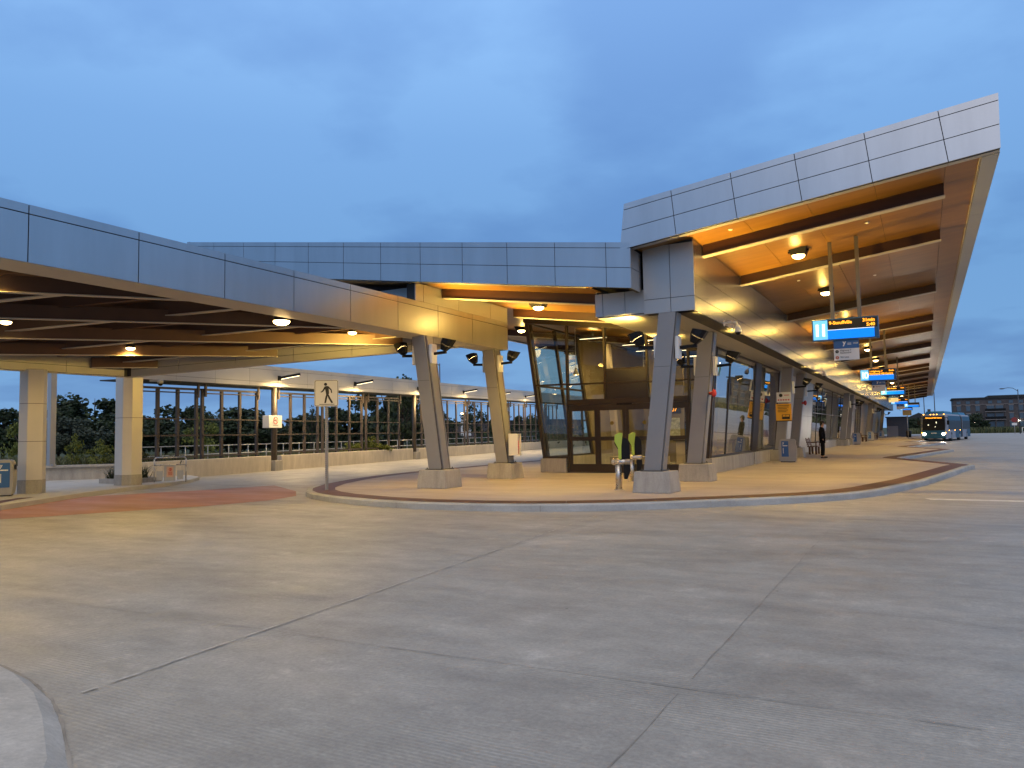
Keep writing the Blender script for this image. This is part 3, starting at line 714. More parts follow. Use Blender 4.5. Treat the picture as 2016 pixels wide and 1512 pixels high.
# left glazed wall
fr = MB()
for k in range(7):
    y = FY+0.25+2.18*k
    fr.bar((xlft(0.66)+0.05,y,0.66),(xlft(5.8)+0.05,y,5.8),0.10,0.14,(0,1,0))
for z in (0.70,3.39,5.80): fr.bar((xlft(z)+0.05,FY+0.1,z),(xlft(z)+0.05,39.4,z),0.09,0.07)
fr.build('side_frame', M['bronze'], TB)
for k in range(2):
    y0, y1 = FY+0.31+2.18*k, FY+0.19+2.18*(k+1)
    for z0, z1 in ((0.74,3.35),(3.43,5.75)): pane((xlft(z0)+0.05,y1,z0),(xlft(z0)+0.05,y0,z0),(xlft(z1)+0.05,y0,z1),(xlft(z1)+0.05,y1,z1))
M['olive'] = mat('olive_partition', (0.17,0.135,0.075), 0.5, var=0.15, scale=1.0)
b, g = MB(), MB()
panelwall(b, g, (xlft(0.66)+0.02,39.4,0.66), (0,-1,0), (-0.131,0,1), (1,0,0), [0,1.45,2.9,4.35,5.8,7.25,8.7], [0,2.5,5.05], T=0.10)
b.build('wall_cladding', M['olive'], TB); g.build('cladding_backing', M['olive'], TB)
b = MB(); b.box(-11.6,-9.7,34.9,35.05,0.17,4.6); pt_ = b.build('partition', M['olive'], TB)
b = MB(); b.box(-11.4,-10.7,34.86,34.895,1.0,2.3); b.box(-10.5,-9.9,34.86,34.895,1.2,2.2); b.build('wall_poster', mat('poster_paper', (0.35,0.37,0.38), 0.4, var=0.5, scale=7), pt_)
b = MB(); b.box(-10.55,-9.85,34.84,34.895,2.42,2.75); b.build('hall_screen', M['black_print'], pt_); text('hall_led', '107', 0.26, M['led'], pt_, (-10.2,34.83,2.5), (1,0,0), (0,0,1), 'CENTER')
for k_ in range(5):
    b = MB(); b.box(-12.3+0.14*k_,-12.24+0.14*k_,37.0,37.1,0.17,5.2); b.build('wall_slat', M['tan'], TB)
b = MB(); b.box(-8.9,-8.0,32.0,32.6,0.17,2.0); kk_ = b.build('map_kiosk', M['bronze'], TB)
b = MB(); b.box(-8.85,-8.05,31.965,31.995,0.8,1.9); b.build('map_panel', M['blue_panel'], kk_)
b = MB(); b.box(-9.2,-7.6,36.4,36.55,0.17,3.2); b.build('partition', M['panel_dull'], TB)
for (x,y,z) in ((-12.2,28.3,3.9),(-9.0,29.6,4.0),(-7.7,31.5,3.9),(-10.8,32.6,4.2)):
    b = MB(); b.tube((x,y,z+0.28),(x,y,sLf(x)),0.012,6); b.tube((x,y,z),(x,y,z+0.30),0.13,14,0.03,cap=False); pd_ = b.build('pendant', M['white'], TB)
    b = MB(); b.ball((x,y,z+0.05),0.06,10); b.build('bulb', M['lamp'], pd_); spot('pendant_light', (x,y,z-0.03), (x,y,0), 60, 160, 0.6, (1.0,0.70,0.26), 0.06, pd_)
# right wall, leaning: glazed bays between clad bays all the way back
def rbar(b, y, w_=0.07, z0=0.66, z1=4.42): b.bar((xr(z0)-0.03,y,z0),(xr(z1)-0.03,y,z1),w_,0.12,(0,1,0))
def rglass(y0, y1, ms, mid=(2.0,), mname='glass_side'):
    f = MB()
    for y in ms: rbar(f, y)
    for z in (0.70,4.38)+tuple(mid): f.bar((xr(z)-0.03,y0,z),(xr(z)-0.03,y1,z),0.10,0.07 if z in (0.70,4.38) else 0.05)
    f.build('side_frame', M['bronze'], TB)
    for i in range(len(ms)-1):
        zs = [0.735]+[m for m in mid]+[4.345]
        for j in range(len(zs)-1):
            z0, z1 = zs[j]+(0.026 if j else 0), zs[j+1]-(0.026 if j < len(zs)-2 else 0)
            pane((xr(z0)-0.03,ms[i]+0.036,z0),(xr(z0)-0.03,ms[i+1]-0.036,z0),(xr(z1)-0.03,ms[i+1]-0.036,z1),(xr(z1)-0.03,ms[i]+0.036,z1), mname)
rglass(26.1,33.0,[26.2,28.3,33.0],())
rglass(34.3,39.0,[34.3,39.0],())
b = MB(); b.hexa([(xr(0.66)-0.2,33.04,0.66),(xr(0.66)+0.02,33.04,0.66),(xr(0.66)+0.02,34.26,0.66),(xr(0.66)-0.2,34.26,0.66),(xr(4.42)-0.2,33.04,4.42),(xr(4.42)+0.02,33.04,4.42),(xr(4.42)+0.02,34.26,4.42),(xr(4.42)-0.2,34.26,4.42)]); b.build('jamb_panel', M['bronze'], TB)
def rclad(y0, y1, cell, m='tan', zlo=0.15):
    b, g = MB(), MB(); n = max(1, round((y1-y0)/cell)); us = [ (y1-y0)*i/n for i in range(n+1)]
    panelwall(b, g, (xr(zlo),y0,zlo), (0,1,0), (0.092,0,1), (-1,0,0), us, [0,2.2,4.27], T=0.2)
    b.build('wall_cladding', M[m], TB); g.build('cladding_backing', M['gap'], TB)
rclad(39.05,46.0,1.75); rclad(46.05,51.9,1.95,'panel_dull')
rglass(52.0,77.0,[52.0,54.5,57.0,63.6,70.3,77.0],(2.6,))
b = MB(); b.box(-6.62,-6.34,52.0,77.0,0.15,0.66); b.build('plinth', M['cast'], TB)
rclad(77.05,86,1.5); rglass(86.1,94.0,[86.1,90,94.0],(2.6,)); rclad(94.05,106,1.5)
rglass(106.1,112,[106.1,112],(2.6,)); rclad(112.05,148,2.0)
b = MB(); b.box(-6.62,-6.34,86.1,94.0,0.15,0.66); b.box(-6.62,-6.34,106.1,112,0.15,0.66); b.build('plinth', M['cast'], TB)
# core of the building behind the hall
b = MB(); b.box(-12.4,-8.6,39.45,148,0.15,4.9); b.build('core_wall', mat('core_paint', (0.17,0.14,0.085), 0.6, var=0.1, scale=0.8), TB)
b = MB(); b.box(-8.55,-6.95,39.6,51.9,0.15,4.4); b.box(-8.55,-6.95,77.2,86,0.15,4.4); b.box(-8.55,-6.95,94.2,106,0.15,4.4); b.box(-8.55,-6.95,112.2,148,0.15,4.4); b.build('core_wall', M['panel_dull'], TB)
# inside the hall: timber ceiling rail lights, posts
for (x,y,L_) in [(-11.8,29.2,1.2),(-10.6,31.0,1.2),(-9.4,28.6,1.2),(-8.2,31.6,1.2),(-11.2,34.5,1.2),(-8.9,35.2,1.2),(-7.6,28.4,1.0),(-10.0,37.0,1.2)]:
    z = sLf(x)-0.30
    b = MB(); b.box(x-L_/2,x+L_/2,y-0.05,y+0.05,z,z+0.06); b.tube((x,y,z+0.06),(x,y,z+0.36),0.012,6); sl_ = b.build('strip_light', M['black'], TB)
    b = MB(); b.box(x-L_/2+0.02,x+L_/2-0.02,y-0.035,y+0.035,z-0.012,z-0.001); b.build('lens', M['lamp_cool'], sl_)
    spot('strip_glow', (x,y,z-0.06), (x,y,0), 170, 165, 0.5, (1.0,0.70,0.26), 0.25, sl_); spot('strip_glow', (x,y,z+0.10), (x,y,9), 130, 165, 0.6, (1.0,0.72,0.28), 0.2, sl_)
for (x,y,t) in [(-11.3,30.4,-0.35),(-10.6,34.0,-0.35),(-7.3,30.0,0.3)]:
    b = MB(); b.bar((x,y,0.17),(x+t,y,4.6 if x > -8 else 5.3),0.22,0.3,(0,1,0)); b.build('hall_post', M['tan'], TB)
for k, y in enumerate((55,61,67,73,88,92,109)):
    b = MB(); b.box(-7.7,-7.5,y-0.6,y+0.6,4.22,4.30); sl_ = b.build('strip_light', M['black'], TB)
    b = MB(); b.box(-7.67,-7.53,y-0.58,y+0.58,4.205,4.219); b.build('lens', M['lamp_cool'], sl_); spot('strip_glow', (-7.6,y,4.15), (-7.6,y,0), 120, 160, 0.5, (1.0,0.8,0.45), 0.2, sl_)

# ------------------------------------------------------------------ the road canopy on the left
XL = -23.2
kC = (4.41-3.68)/(XF-XL)
zc = lambda x: 4.41+kC*(x-XF)
CN = thing('road_canopy', (-17.5,12,0.0), 'low silver canopy with brown steel underside spanning the bus lane', 'canopy')
b, g = MB(), MB()
ys = [-2.7+1.925*k for k in range(0,14)]+[22.7]
ys = [y for y in ys if y < 22.2]+[22.7]
panelwall(b, g, (XF,0,4.41), (0,1,0), (0,0,1), (-1,0,0), ys, [0,0.77,0.92], T=0.14, gap=0.018)
b.build('fascia', M['panel'], CN); g.build('fascia_backing', M['gap'], CN)
# far edge runs on a skew from the tie-in to the left corner
E0, E1 = Vector((XF-0.02,22.68)), Vector((XL,16.4))
de = (E1-E0).normalized(); Le = (E1-E0).length; nin = Vector((de.y,-de.x)) if Vector((de.y,-de.x)).y < 0 else Vector((-de.y,de.x))
E0 = Vector((XF-0.26,20.84)); de = (E1-E0).normalized(); Le = (E1-E0).length; nin = Vector((-de.y,de.x))
if nin.y > 0: nin = -nin
b, g = MB(), MB()
# the short return under the bulkhead, then the skew edge
panelwall(b, g, (XF-0.15,22.69,4.41), (-1,0,kC*-1), (0,0,1), (0,-1,0), [0,0.5], [0,0.3,0.92], T=0.3)
b.build('end_panel', M['panel_dull'], CN); b = MB()
nseg = [Le*i/6 for i in range(7)]
slope = (zc(E1.x)-zc(E0.x))/Le
panelwall(b, g, (E0.x,E0.y,zc(E0.x)), (de.x,de.y,slope), (0,0,1), (nin.x,nin.y,0), nseg, [0,0.3,0.86], T=0.22)
panelwall(b, g, (XL,16.42,3.68), (0,-1,0), (0,0,1), (1,0,0), [0]+[1.925*k for k in range(1,10)], [0,0.3,0.86], T=0.22)
b.build('fascia', M['panel_dull'], CN); g.build('fascia_backing', M['gap'], CN)
b, g = MB(), MB()
panelwall(b, g, (E0.x+nin.x*0.27,E0.y+nin.y*0.27,zc(E0.x+nin.x*0.27)-0.012), (de.x,de.y,slope), (0,0,1), (-nin.x,-nin.y,0), nseg[:-1]+[Le-0.3], [0,0.22,0.715], T=0.045)
b.build('inner_lining', M['lining'], CN); b = MB()
panelwall(b, g, (XL+0.27,16.1,3.69), (0,-1,0), (0,0,1), (-1,0,0), [0]+[1.925*k for k in range(1,10)], [0,0.22,0.715], T=0.045)
b.build('inner_lining', M['lining'], CN); g.build('lining_backing', M['gap'], CN)
b = MB()
for i in range(6):
    p_, q_ = E0+de*nseg[i], E0+de*(nseg[i+1]-0.006); b.hexa([(p_.x,p_.y,zc(p_.x)-0.016),(q_.x,q_.y,zc(q_.x)-0.016),(q_.x+nin.x*0.24,q_.y+nin.y*0.24,zc(q_.x)-0.016),(p_.x+nin.x*0.24,p_.y+nin.y*0.24,zc(p_.x)-0.016),(p_.x,p_.y,zc(p_.x)-0.003),(q_.x,q_.y,zc(q_.x)-0.003),(q_.x+nin.x*0.24,q_.y+nin.y*0.24,zc(q_.x)-0.003),(p_.x+nin.x*0.24,p_.y+nin.y*0.24,zc(p_.x)-0.003)])
b.build('edge_trim', M['flange'], CN)
b = MB(); b.box(XL+0.002,XL+0.255,-1.0,16.2,3.664,3.677); b.build('edge_trim', M['flange'], CN)
# underside
under = [Vector((XF-0.35,22.3)),Vector((XF-0.35,20.75)),E1+Vector((0.24,-0.15)),Vector((XL+0.24,-2.5)),Vector((XF-0.35,-2.5))]
b = MB(); b.prism([(p.x,p.y,zc(p.x)+0.72) for p in under], (0,0,0.05)); b.build('soffit', M['brown_soffit'], CN)
b = MB(); b.prism([(p.x,p.y,zc(p.x)+0.80) for p in [Vector((XF-0.16,22.3)),Vector((XF-0.16,21.1)),E1+Vector((0.24,-0.06)),Vector((XL+0.24,-2.5)),Vector((XF-0.16,-2.5))]], (0,0,0.06)); b.build('deck', M['gap'], CN)
b = MB(); b.hexa([(XF-0.62,-2.6,zc(XF-0.62)-0.01),(XF-0.004,-2.6,4.406),(XF-0.004,22.3,4.406),(XF-0.62,22.3,zc(XF-0.62)-0.01),(XF-0.62,-2.6,4.5),(XF-0.145,-2.6,4.5),(XF-0.145,22.3,4.5),(XF-0.62,22.3,4.5)])
b.build('edge_trim', M['flange'], CN)
def inside(p):
    ok = XL+0.30 < p.x < XF-0.63
    rel = p-(E0+nin*0.30)
    return ok and (rel.dot(nin) > 0) and p.y > -2.4
def clip(p, d):
    ts = [i*0.05 for i in range(-700,700)]; good = [t for t in ts if inside(p+d*t)]
    return (p+d*good[0], p+d*good[-1]) if good else None
# main ribs parallel to the skew edge, cross ribs at about sixty degrees
dA = Vector((math.cos(R(22.5)),math.sin(R(22.5)))); dB = Vector((math.cos(R(61)),math.sin(R(61))))
nA = Vector((-dA.y,dA.x))
for k, off in enumerate([-1.0,-2.55,-4.1,-5.5,-6.9,-8.3,-9.7,-11.1,-12.5,-13.9]):
    base = Vector((-17.5,18.9))+nA*off
    c = clip(base, dA)
    if not c: continue
    p, q = c
    if (q-p).length < 0.6: continue
    big = (k % 2 == 0)
    hh = 0.34 if big else 0.24
    P3 = lambda v, dz: Vector((v.x,v.y,zc(v.x)+dz))
    b = MB(); b.bar(P3(p,0.715-hh/2), P3(q,0.715-hh/2), 0.10, hh); rb = b.build('rib', M['brown'], CN)
    b = MB(); b.bar(P3(p,0.715-hh-0.012), P3(q,0.715-hh-0.012), 0.2 if big else 0.13, 0.02); b.build('rib_plate', M['flange'] if big else M['brown'], rb)
for k in range(9):
    base = Vector((-24.5+2.9*k,12)); c = clip(base, dB)
    if not c or (c[1]-c[0]).length < 0.8: continue
    p, q = c; P3 = lambda v, dz: Vector((v.x,v.y,zc(v.x)+dz))
    b = MB(); b.bar(P3(p,0.35), P3(q,0.35), 0.09, 0.30); rb = b.build('rib', M['brown'], CN)
    b = MB(); b.bar(P3(p,0.188), P3(q,0.188), 0.16, 0.02); b.build('rib_plate', M['flange'], rb)
# clad columns at the left end
def clad_column(pts, zt_, zp, seams, name='clad_column'):
    b = MB(); z0 = zp
    pv = [Vector(p) for p in pts]; ctr = sum(pv, Vector((0,0)))/len(pv); pv = [ctr+(p-ctr)*(0.66 if len(pts) == 5 else 0.73)-(Vector((0.07,0.035)) if len(pts) == 5 else Vector((0,0))) for p in pv]; ctr = sum(pv, Vector((0,0)))/len(pv)
    sh = [(ctr+(p-ctr)*0.97) for p in pv]
    b.mi = 1; b.prism([(p.x,p.y,z0) for p in sh], (0,0,zt_-z0)); b.mi = 0
    lv = [z0]+seams+[zt_]
    for i in range(len(lv)-1): b.prism([(p.x,p.y,lv[i]+0.006) for p in pv], (0,0,lv[i+1]-lv[i]-0.012))
    c = b.build(name, [M['clad'],M['gap']], CN)
    b = MB(); b.prism([(*(ctr+(p-ctr)*1.03),0.12) for p in pv], (0,0,zp-0.121)); b.build('plinth', M['cast'], c)
clad_column([(-23.12,12.78),(-22.72,12.92),(-22.42,13.42),(-22.86,13.85),(-23.3,13.45)], zc(-22.9)+0.02, 0.50, [1.62,2.72])
clad_column([(-23.85,16.25),(-23.25,16.2),(-22.98,16.48),(-22.9,16.95),(-23.4,17.2),(-23.95,16.8)], 3.72, 0.46, [2.35])

# ------------------------------------------------------------------ wind screen along the far side of the lane
WA, WD = Vector((-26.84,19.68,0)), Vector((-0.14665,0.98919,0)); WN = Vector((WD.y,-WD.x,0))   # WN points to the lane
WP = lambda t, o=0.0, z=0.0: WA+WD*t+WN*o+Vector((0,0,z))
WC = thing('screen_canopy', WP(20), 'long narrow silver canopy lit by sconces beyond the bus lane', 'canopy')
fb = lambda t: 3.99+0.0155*t
b, g = MB(), MB(); t = -0.6; k = 0
while t < 82:
    t1 = t+2.3
    panelwall(b, g, WP(t,0,fb(t)), (WD.x,WD.y,0.0155), (0,0,1), -WN, [0.006,2.294], [0,0.2,0.80,0.98], T=0.4, gap=0.012)
    t = t1
b.build('fascia', M['cream'], WC); g.build('fascia_backing', M['gap'], WC)
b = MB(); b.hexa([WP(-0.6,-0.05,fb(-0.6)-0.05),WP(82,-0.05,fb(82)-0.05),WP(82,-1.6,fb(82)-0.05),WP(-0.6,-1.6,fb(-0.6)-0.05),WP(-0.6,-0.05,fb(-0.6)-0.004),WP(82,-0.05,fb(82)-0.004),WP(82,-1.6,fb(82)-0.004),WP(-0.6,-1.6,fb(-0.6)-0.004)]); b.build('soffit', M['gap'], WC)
for t in (8.28,23.35,38.4,53.5,68.5):
    b = MB(); b.tube(WP(t,-0.12,0.5), WP(t,-0.12,fb(t)-0.051), 0.14, 16); p_ = b.build('canopy_post', M['trellis'], WC)
    b = MB(); b.frame(WP(t,-0.12,0), WD, WN, (0,0,1), -0.30, 0.30, -0.3, 0.3, -0.02, 0.5); b.bevel(0.015); b.build('pedestal', M['cast'], p_)
wn = ['nearest the guard rail hoop','just right of the walking figure sign','seen right of the front left leaning column','seen beside the glass hall','farthest along the lane']
for i, (a0, a1) in enumerate([(0.0,7.92),(8.75,22.95),(23.8,38.0),(38.8,53.1),(53.9,68)]):
    b = MB(); b.frame(WP(a0), WD, WN, (0,0,1), 0, a1-a0, -0.28, 0.0, -0.05, 0.74); b.bevel(0.018)
    o = b.build('concrete_wall', M['wallcast'])
    for v in o.data.vertices: pass
    tag(o, 'low cast concrete wall under the steel screen, '+wn[i], 'wall', 'low walls beside the lane')
pn = ['leftmost steel screen panel, beside the clad canopy column','steel screen panel left of the no smoking post','steel screen panel right of the no smoking post, behind the walking figure sign','steel screen panel just right of the walking figure sign','steel screen panel left of the front left leaning column, with a shrub at its foot','steel screen panel hidden partly behind the front left leaning column','steel screen panel between the two left leaning columns, nearer one','steel screen panel between the two left leaning columns, farther one','steel screen panel behind the rear left leaning column','steel screen panel just left of the glass hall','steel screen panel beyond the glass hall corner, nearer one','steel screen panel beyond the glass hall corner, farther one']
pr_ = [(0.0,3.38),(3.62,7.4),(8.75,12.5),(12.85,17.1),(17.5,21.8),(23.9,27.3),(27.75,32.7),(33.2,37.8),(38.95,42.6),(43.0,47.2),(47.6,52.6),(54.0,58.5)]
for i, (a0, a1) in enumerate(pr_):
    zt_ = fb(a0)-0.25
    T_ = thing('steel_screen', WP((a0+a1)/2,-0.42), pn[i], 'screen', 'steel screen panels')
    for k in range(4):
        t = a0+0.06+(a1-a0-0.12)*k/3
        b = MB(); b.frame(WP(t,-0.42), WD, WN, (0,0,1), -0.07, 0.07, -0.05, 0.05, 0.25, zt_); b.build('post', M['trellis'], T_)
    for z, h in ((zt_-0.04,0.09),(zt_-0.20,0.05),(2.46,0.05),(1.77,0.07),(0.86,0.06)):
        b = MB(); b.bar(WP(a0-0.08 if h == 0.09 else a0,-0.36,z), WP(a1+0.08 if h == 0.09 else a1,-0.36,z+(0.0155*(a1-a0) if z > 3 else 0)), 0.06, h); b.build('rail', M['trellis'], T_)
    for t in (a0+0.10,a1-0.10):
        b = MB(); b.frame(WP(t,-0.28), WD, WN, (0,0,1), -0.05, 0.05, -0.04, 0.04, zt_-0.35, fb(t)-0.052); b.build('hanger', M['trellis'], T_)
# sconces on the fascia
sc_l = ['first from the left','above the no smoking sign, right side','half behind the front left leaning column','between the left leaning columns','right of the rear left leaning column','beside the glass hall']
for i, t in enumerate((8.5,15.6,23.7,31.5,33.8+5.3,46.5)):
    z = fb(t)+0.42
    o = thing('strip_sconce', WP(t,0,z), 'black arm light on the lane canopy fascia, '+sc_l[i], 'wall light', 'arm lights on the lane canopy')
    b = MB(); b.bar(WP(t,0,z), WP(t+0.1,1.15,z+0.16), 0.13, 0.12); b.frame(WP(t,0,z), WD, WN, (0,0,1), -0.09, 0.09, 0, 0.05, -0.12, 0.12); b.build('arm', M['black'], o)
    b = MB(); b.bar(WP(t+0.01,0.15,z-0.068+0.021), WP(t+0.1,1.12,z-0.068+0.156), 0.07, 0.012); b.build('lens', M['lamp_cool'], o)
    p = WP(t+0.1,0.8,z-0.05); spot('sconce_light', p, WP(t+0.1,0.75,0), 1000, 165, 0.5, (1.0,0.68,0.28), 0.25, o)
    for q_ in (-1.9,1.9): spot('sconce_wash', WP(t+q_,1.7,z-1.0), WP(t+q_,0,z-0.15), 150, 170, 1.0, (1.0,0.70,0.32), 0.5, o)
# no smoking sign
o = thing('no_smoking_sign', WP(8.28,0.1,2.4), 'white box sign with red no smoking ring on the lane post', 'sign')
b = MB(); b.frame(WP(8.28,-0.12,2.39), WD, WN, (0,0,1), -0.62, 0.40, -0.2, 0.18, -0.30, 0.30); b.bevel(0.01); b.build('box', M['white'], o)
b = MB(); c = WP(8.62,0.066,2.45)
o.location = WP(8.28,0.1,2.4)
def ringmesh(b, c, u, v, r0, r1, n=28, t=0.004):
    c, u, v = Vector(c), Vector(u).normalized(), Vector(v).normalized(); w_ = u.cross(v)
    for i in range(n):
        a0, a1 = 2*math.pi*i/n, 2*math.pi*(i+1)/n
        P = lambda a, r: c+u*math.cos(a)*r+v*math.sin(a)*r
        b.prism([P(a0,r0),P(a0,r1),P(a1,r1),P(a1,r0)], w_*t)
NSC = WP(8.17,0.064,2.45)
b = MB(); ringmesh(b, NSC, WD, (0,0,1), 0.15, 0.185); b.bar(NSC+WD*-0.11+Vector((0,0,0.11)), NSC+WD*0.11+Vector((0,0,-0.11)), 0.03, 0.006, WN); b.build('prohibition_ring', M['red_print'], o)
b = MB(); b.frame(NSC, WD, WN, (0,0,1), -0.12, 0.08, -0.003, 0.002, -0.02, 0.015); b.frame(NSC, WD, WN, (0,0,1), 0.05, 0.075, -0.003, 0.002, 0.03, 0.08); b.frame(NSC, WD, WN, (0,0,1), -0.2, 0.2, -0.003, 0.002, -0.245, -0.225); b.build('cigarette_mark', M['black_print'], o)

# hoop guard with notice, handrail, retaining wall, planter, post
o = thing('guard_hoop', (-23.6,18.6,0.0), 'stainless hoop barrier with small notice board by the low wall', 'barrier')
hp = [Vector((-23.62,17.78,0.1)), Vector((-23.05,18.62,0.1))]
b = MB(); u_ = (hp[1]-hp[0]).normalized()
b.path([hp[0],hp[0]+Vector((0,0,0.82)),hp[0]+u_*0.05+Vector((0,0,0.88)),hp[1]-u_*0.05+Vector((0,0,0.88)),hp[1]+Vector((0,0,0.82)),hp[1]],0.024,10); b.tube(hp[0]+Vector((0,0,0.62)),hp[1]+Vector((0,0,0.62)),0.018,8)
b.build('hoop', M['steel'], o)
mid_ = (hp[0]+hp[1])/2; nw = Vector((u_.y,-u_.x,0))
b = MB(); b.frame(mid_, u_, nw, (0,0,1), -0.2, 0.17, -0.012, 0.012, 0.06, 0.6); b.frame(mid_, u_, nw, (0,0,1), -0.44, -0.24, -0.01, 0.01, 0.1, 0.42); b.frame(mid_, u_, nw, (0,0,1), 0.22, 0.42, -0.01, 0.01, 0.1, 0.42); b.build('plate', M['galv'], o)
b = MB(); b.frame(mid_, u_, nw, (0,0,1), -0.12, 0.1, 0.014, 0.017, 0.2, 0.56); b.build('notice', mat('pink_notice', (0.6,0.4,0.32), 0.5), o)
b = MB(); ringmesh(b, mid_+nw*0.019+Vector((0,0,0.46)), u_, (0,0,1), 0.035, 0.05); b.frame(mid_, u_, nw, (0,0,1), -0.012, 0.012, 0.0175, 0.02, 0.43, 0.49)
for z in (0.36,0.32,0.27): b.frame(mid_, u_, nw, (0,0,1), -0.07, 0.06, 0.0175, 0.02, z, z+0.018)
b.build('notice_print', M['red_print'], o)
HR = thing('handrail', WP(15,-3.2,0.3), 'white two bar handrail along the path behind the steel screen', 'railing')
b = MB()
for z in (1.28,0.86): b.tube(WP(2.7,-3.2,z), WP(60.3,-3.2,z), 0.024, 8)
b.build('rail', M['galv'], HR)
for k in range(39):
    b = MB(); b.tube(WP(2.72+1.5*k,-3.2,0.3), WP(2.72+1.5*k,-3.2,1.28), 0.02, 8); b.build('post', M['galv'], HR)
b = MB(); b.poly([WP(0.1,-0.3,0.42),WP(62,-0.3,0.42),WP(62,-3.6,0.42),WP(0.1,-3.6,0.42)]); b.build('path', M['walk'], kind='structure')
b = MB(); b.prism([(-34.5,12.2,0.1),(-27.6,20.15,0.1),(-27.85,20.4,0.1),(-34.8,12.5,0.1)], (0,0,0.50)); b.prism([(-34.4,12.05,0.602),(-27.5,20.05,0.602),(-27.95,20.5,0.602),(-34.95,12.6,0.602)], (0,0,0.08)); tag(b.build('retaining_wall', M['cast']), 'low cast concrete retaining wall with pale coping below the wild planting', 'wall')
b = MB(); pl_ = [(-25.5,17.0),(-24.0,16.9),(-23.95,17.25),(-24.3,18.6),(-25.9,18.2)]; b.prism([(*p,0.1) for p in pl_], (0,0,0.18)); PL = b.build('planter_kerb', M['cast']); tag(PL, 'low concrete planter kerb beside the second clad canopy column', 'planter')
b = MB(); b.box(-29.75,-29.53,17.68,17.9,0.68,4.6); b.box(-29.78,-29.4,17.72,17.86,0.68,0.75); tag(b.build('steel_post', M['panel_dull']), 'plain grey metal post standing on the retaining wall behind a clad column', 'post')

# ------------------------------------------------------------------ small building fixtures
def flood(px, y, z, sgn, label, target, power=1150, arm=0.5):
    """px = column face, sgn = side"""
    o = thing('floodlight', (px,y,z), label, 'floodlight', 'black floodlights on the leaning columns')
    b = MB(); b.box(min(px,px+0.09*sgn),max(px,px+0.09*sgn),y-0.13,y+0.13,z-0.27,z+0.27); b.bevel(0.008); b.build('mounting_box', M['white'] , o)
    b = MB(); b.bar((px+0.09*sgn,y,z), (px+arm*sgn,y-0.02,z+0.02), 0.055, 0.075); b.bar((px+arm*sgn-0.03*sgn,y-0.02,z-0.02), (px+arm*sgn-0.03*sgn,y-0.02,z+0.16), 0.05, 0.05); b.build('arm', M['black'], o)
    c = Vector((px+(arm+0.02)*sgn,y-0.02,z+0.25)); ax = Vector((0.50*sgn,0.10,0.86)).normalized(); u = Vector((0,1,0)); v = ax.cross(u).normalized()
    sec = lambda r1, r2, k, sh=0.0: [c+ax*(k+sh*cy)+u*r1*cx+v*r2*cy for cx, cy in ((-1,-0.55),(-0.55,-1),(0.55,-1),(1,-0.55),(1,0.55),(0.55,1),(-0.55,1),(-1,0.55))]
    b = MB(); b.loft(sec(0.09,0.08,-0.20), sec(0.165,0.15,-0.03))
    A_, B_, C_ = sec(0.166,0.151,-0.028), sec(0.18,0.165,0.15,-0.05*sgn), sec(0.168,0.153,0.15,-0.05*sgn); D_ = sec(0.155,0.14,-0.02)
    for k in range(8):
        k2 = (k+1)%8
        b.poly([A_[k],A_[k2],B_[k2],B_[k]]); b.poly([B_[k],B_[k2],C_[k2],C_[k]]); b.poly([C_[k],C_[k2],D_[k2],D_[k]])
    b.build('housing', M['black'], o)
    b = MB(); b.loft(sec(0.145,0.13,-0.024), sec(0.145,0.13,-0.010)); b.build('lens', M['lamp'], o)
    spot('flood_light', c+ax*0.19, Vector(target), power, 135, 0.8, WARM, 0.10, o)
    return o
fl = [(-12.62,17.95,3.86,-1,'floodlight on the left side of the front left leaning column',(-15.5,17.5,5.6)),
 (-12.13,17.95,3.88,1,'floodlight on the right side of the front left leaning column, facing the hall',(-10.6,18.6,5.5)),
 (-12.80,22.2,3.92,-1,'floodlight on the left side of the rear left leaning column',(-15,22.4,6)),
 (-12.33,22.2,3.92,1,'floodlight on the right side of the rear left leaning column',(-10.6,22.6,5.5)),
 (-5.56,17.97,3.62,-1,'floodlight on the left side of the front right leaning column, before the doors',(-8,18.8,5.2)),
 (-5.13,17.97,3.58,1,'floodlight on the right side of the front right leaning column',(-2.9,18.6,6.4)),
 (-5.72,22.2,3.46,-1,'floodlight on the left side of the rear right leaning column',(-8,22.6,5.2)),
 (-5.26,22.2,3.44,1,'floodlight on the right side of the rear right leaning column, before the side glass',(-2.9,22.6,6.4))]
for f in fl: flood(*f)
ylist = (37.2,41.6,68.0,72.4,99,103.4,130)
fn = ['on the column with the yellow notice','on the next column behind the yellow notice column','on the first column of the pair past the standing person','on the second column of the pair past the standing person','on the first column of the third pair','on the second column of the third pair','on the last column of the row']
for y, l in zip(ylist, fn): flood(-5.26,y,3.5,1,'floodlight '+l,(-2.9,y+0.5,6.4), 1150, 0.6)

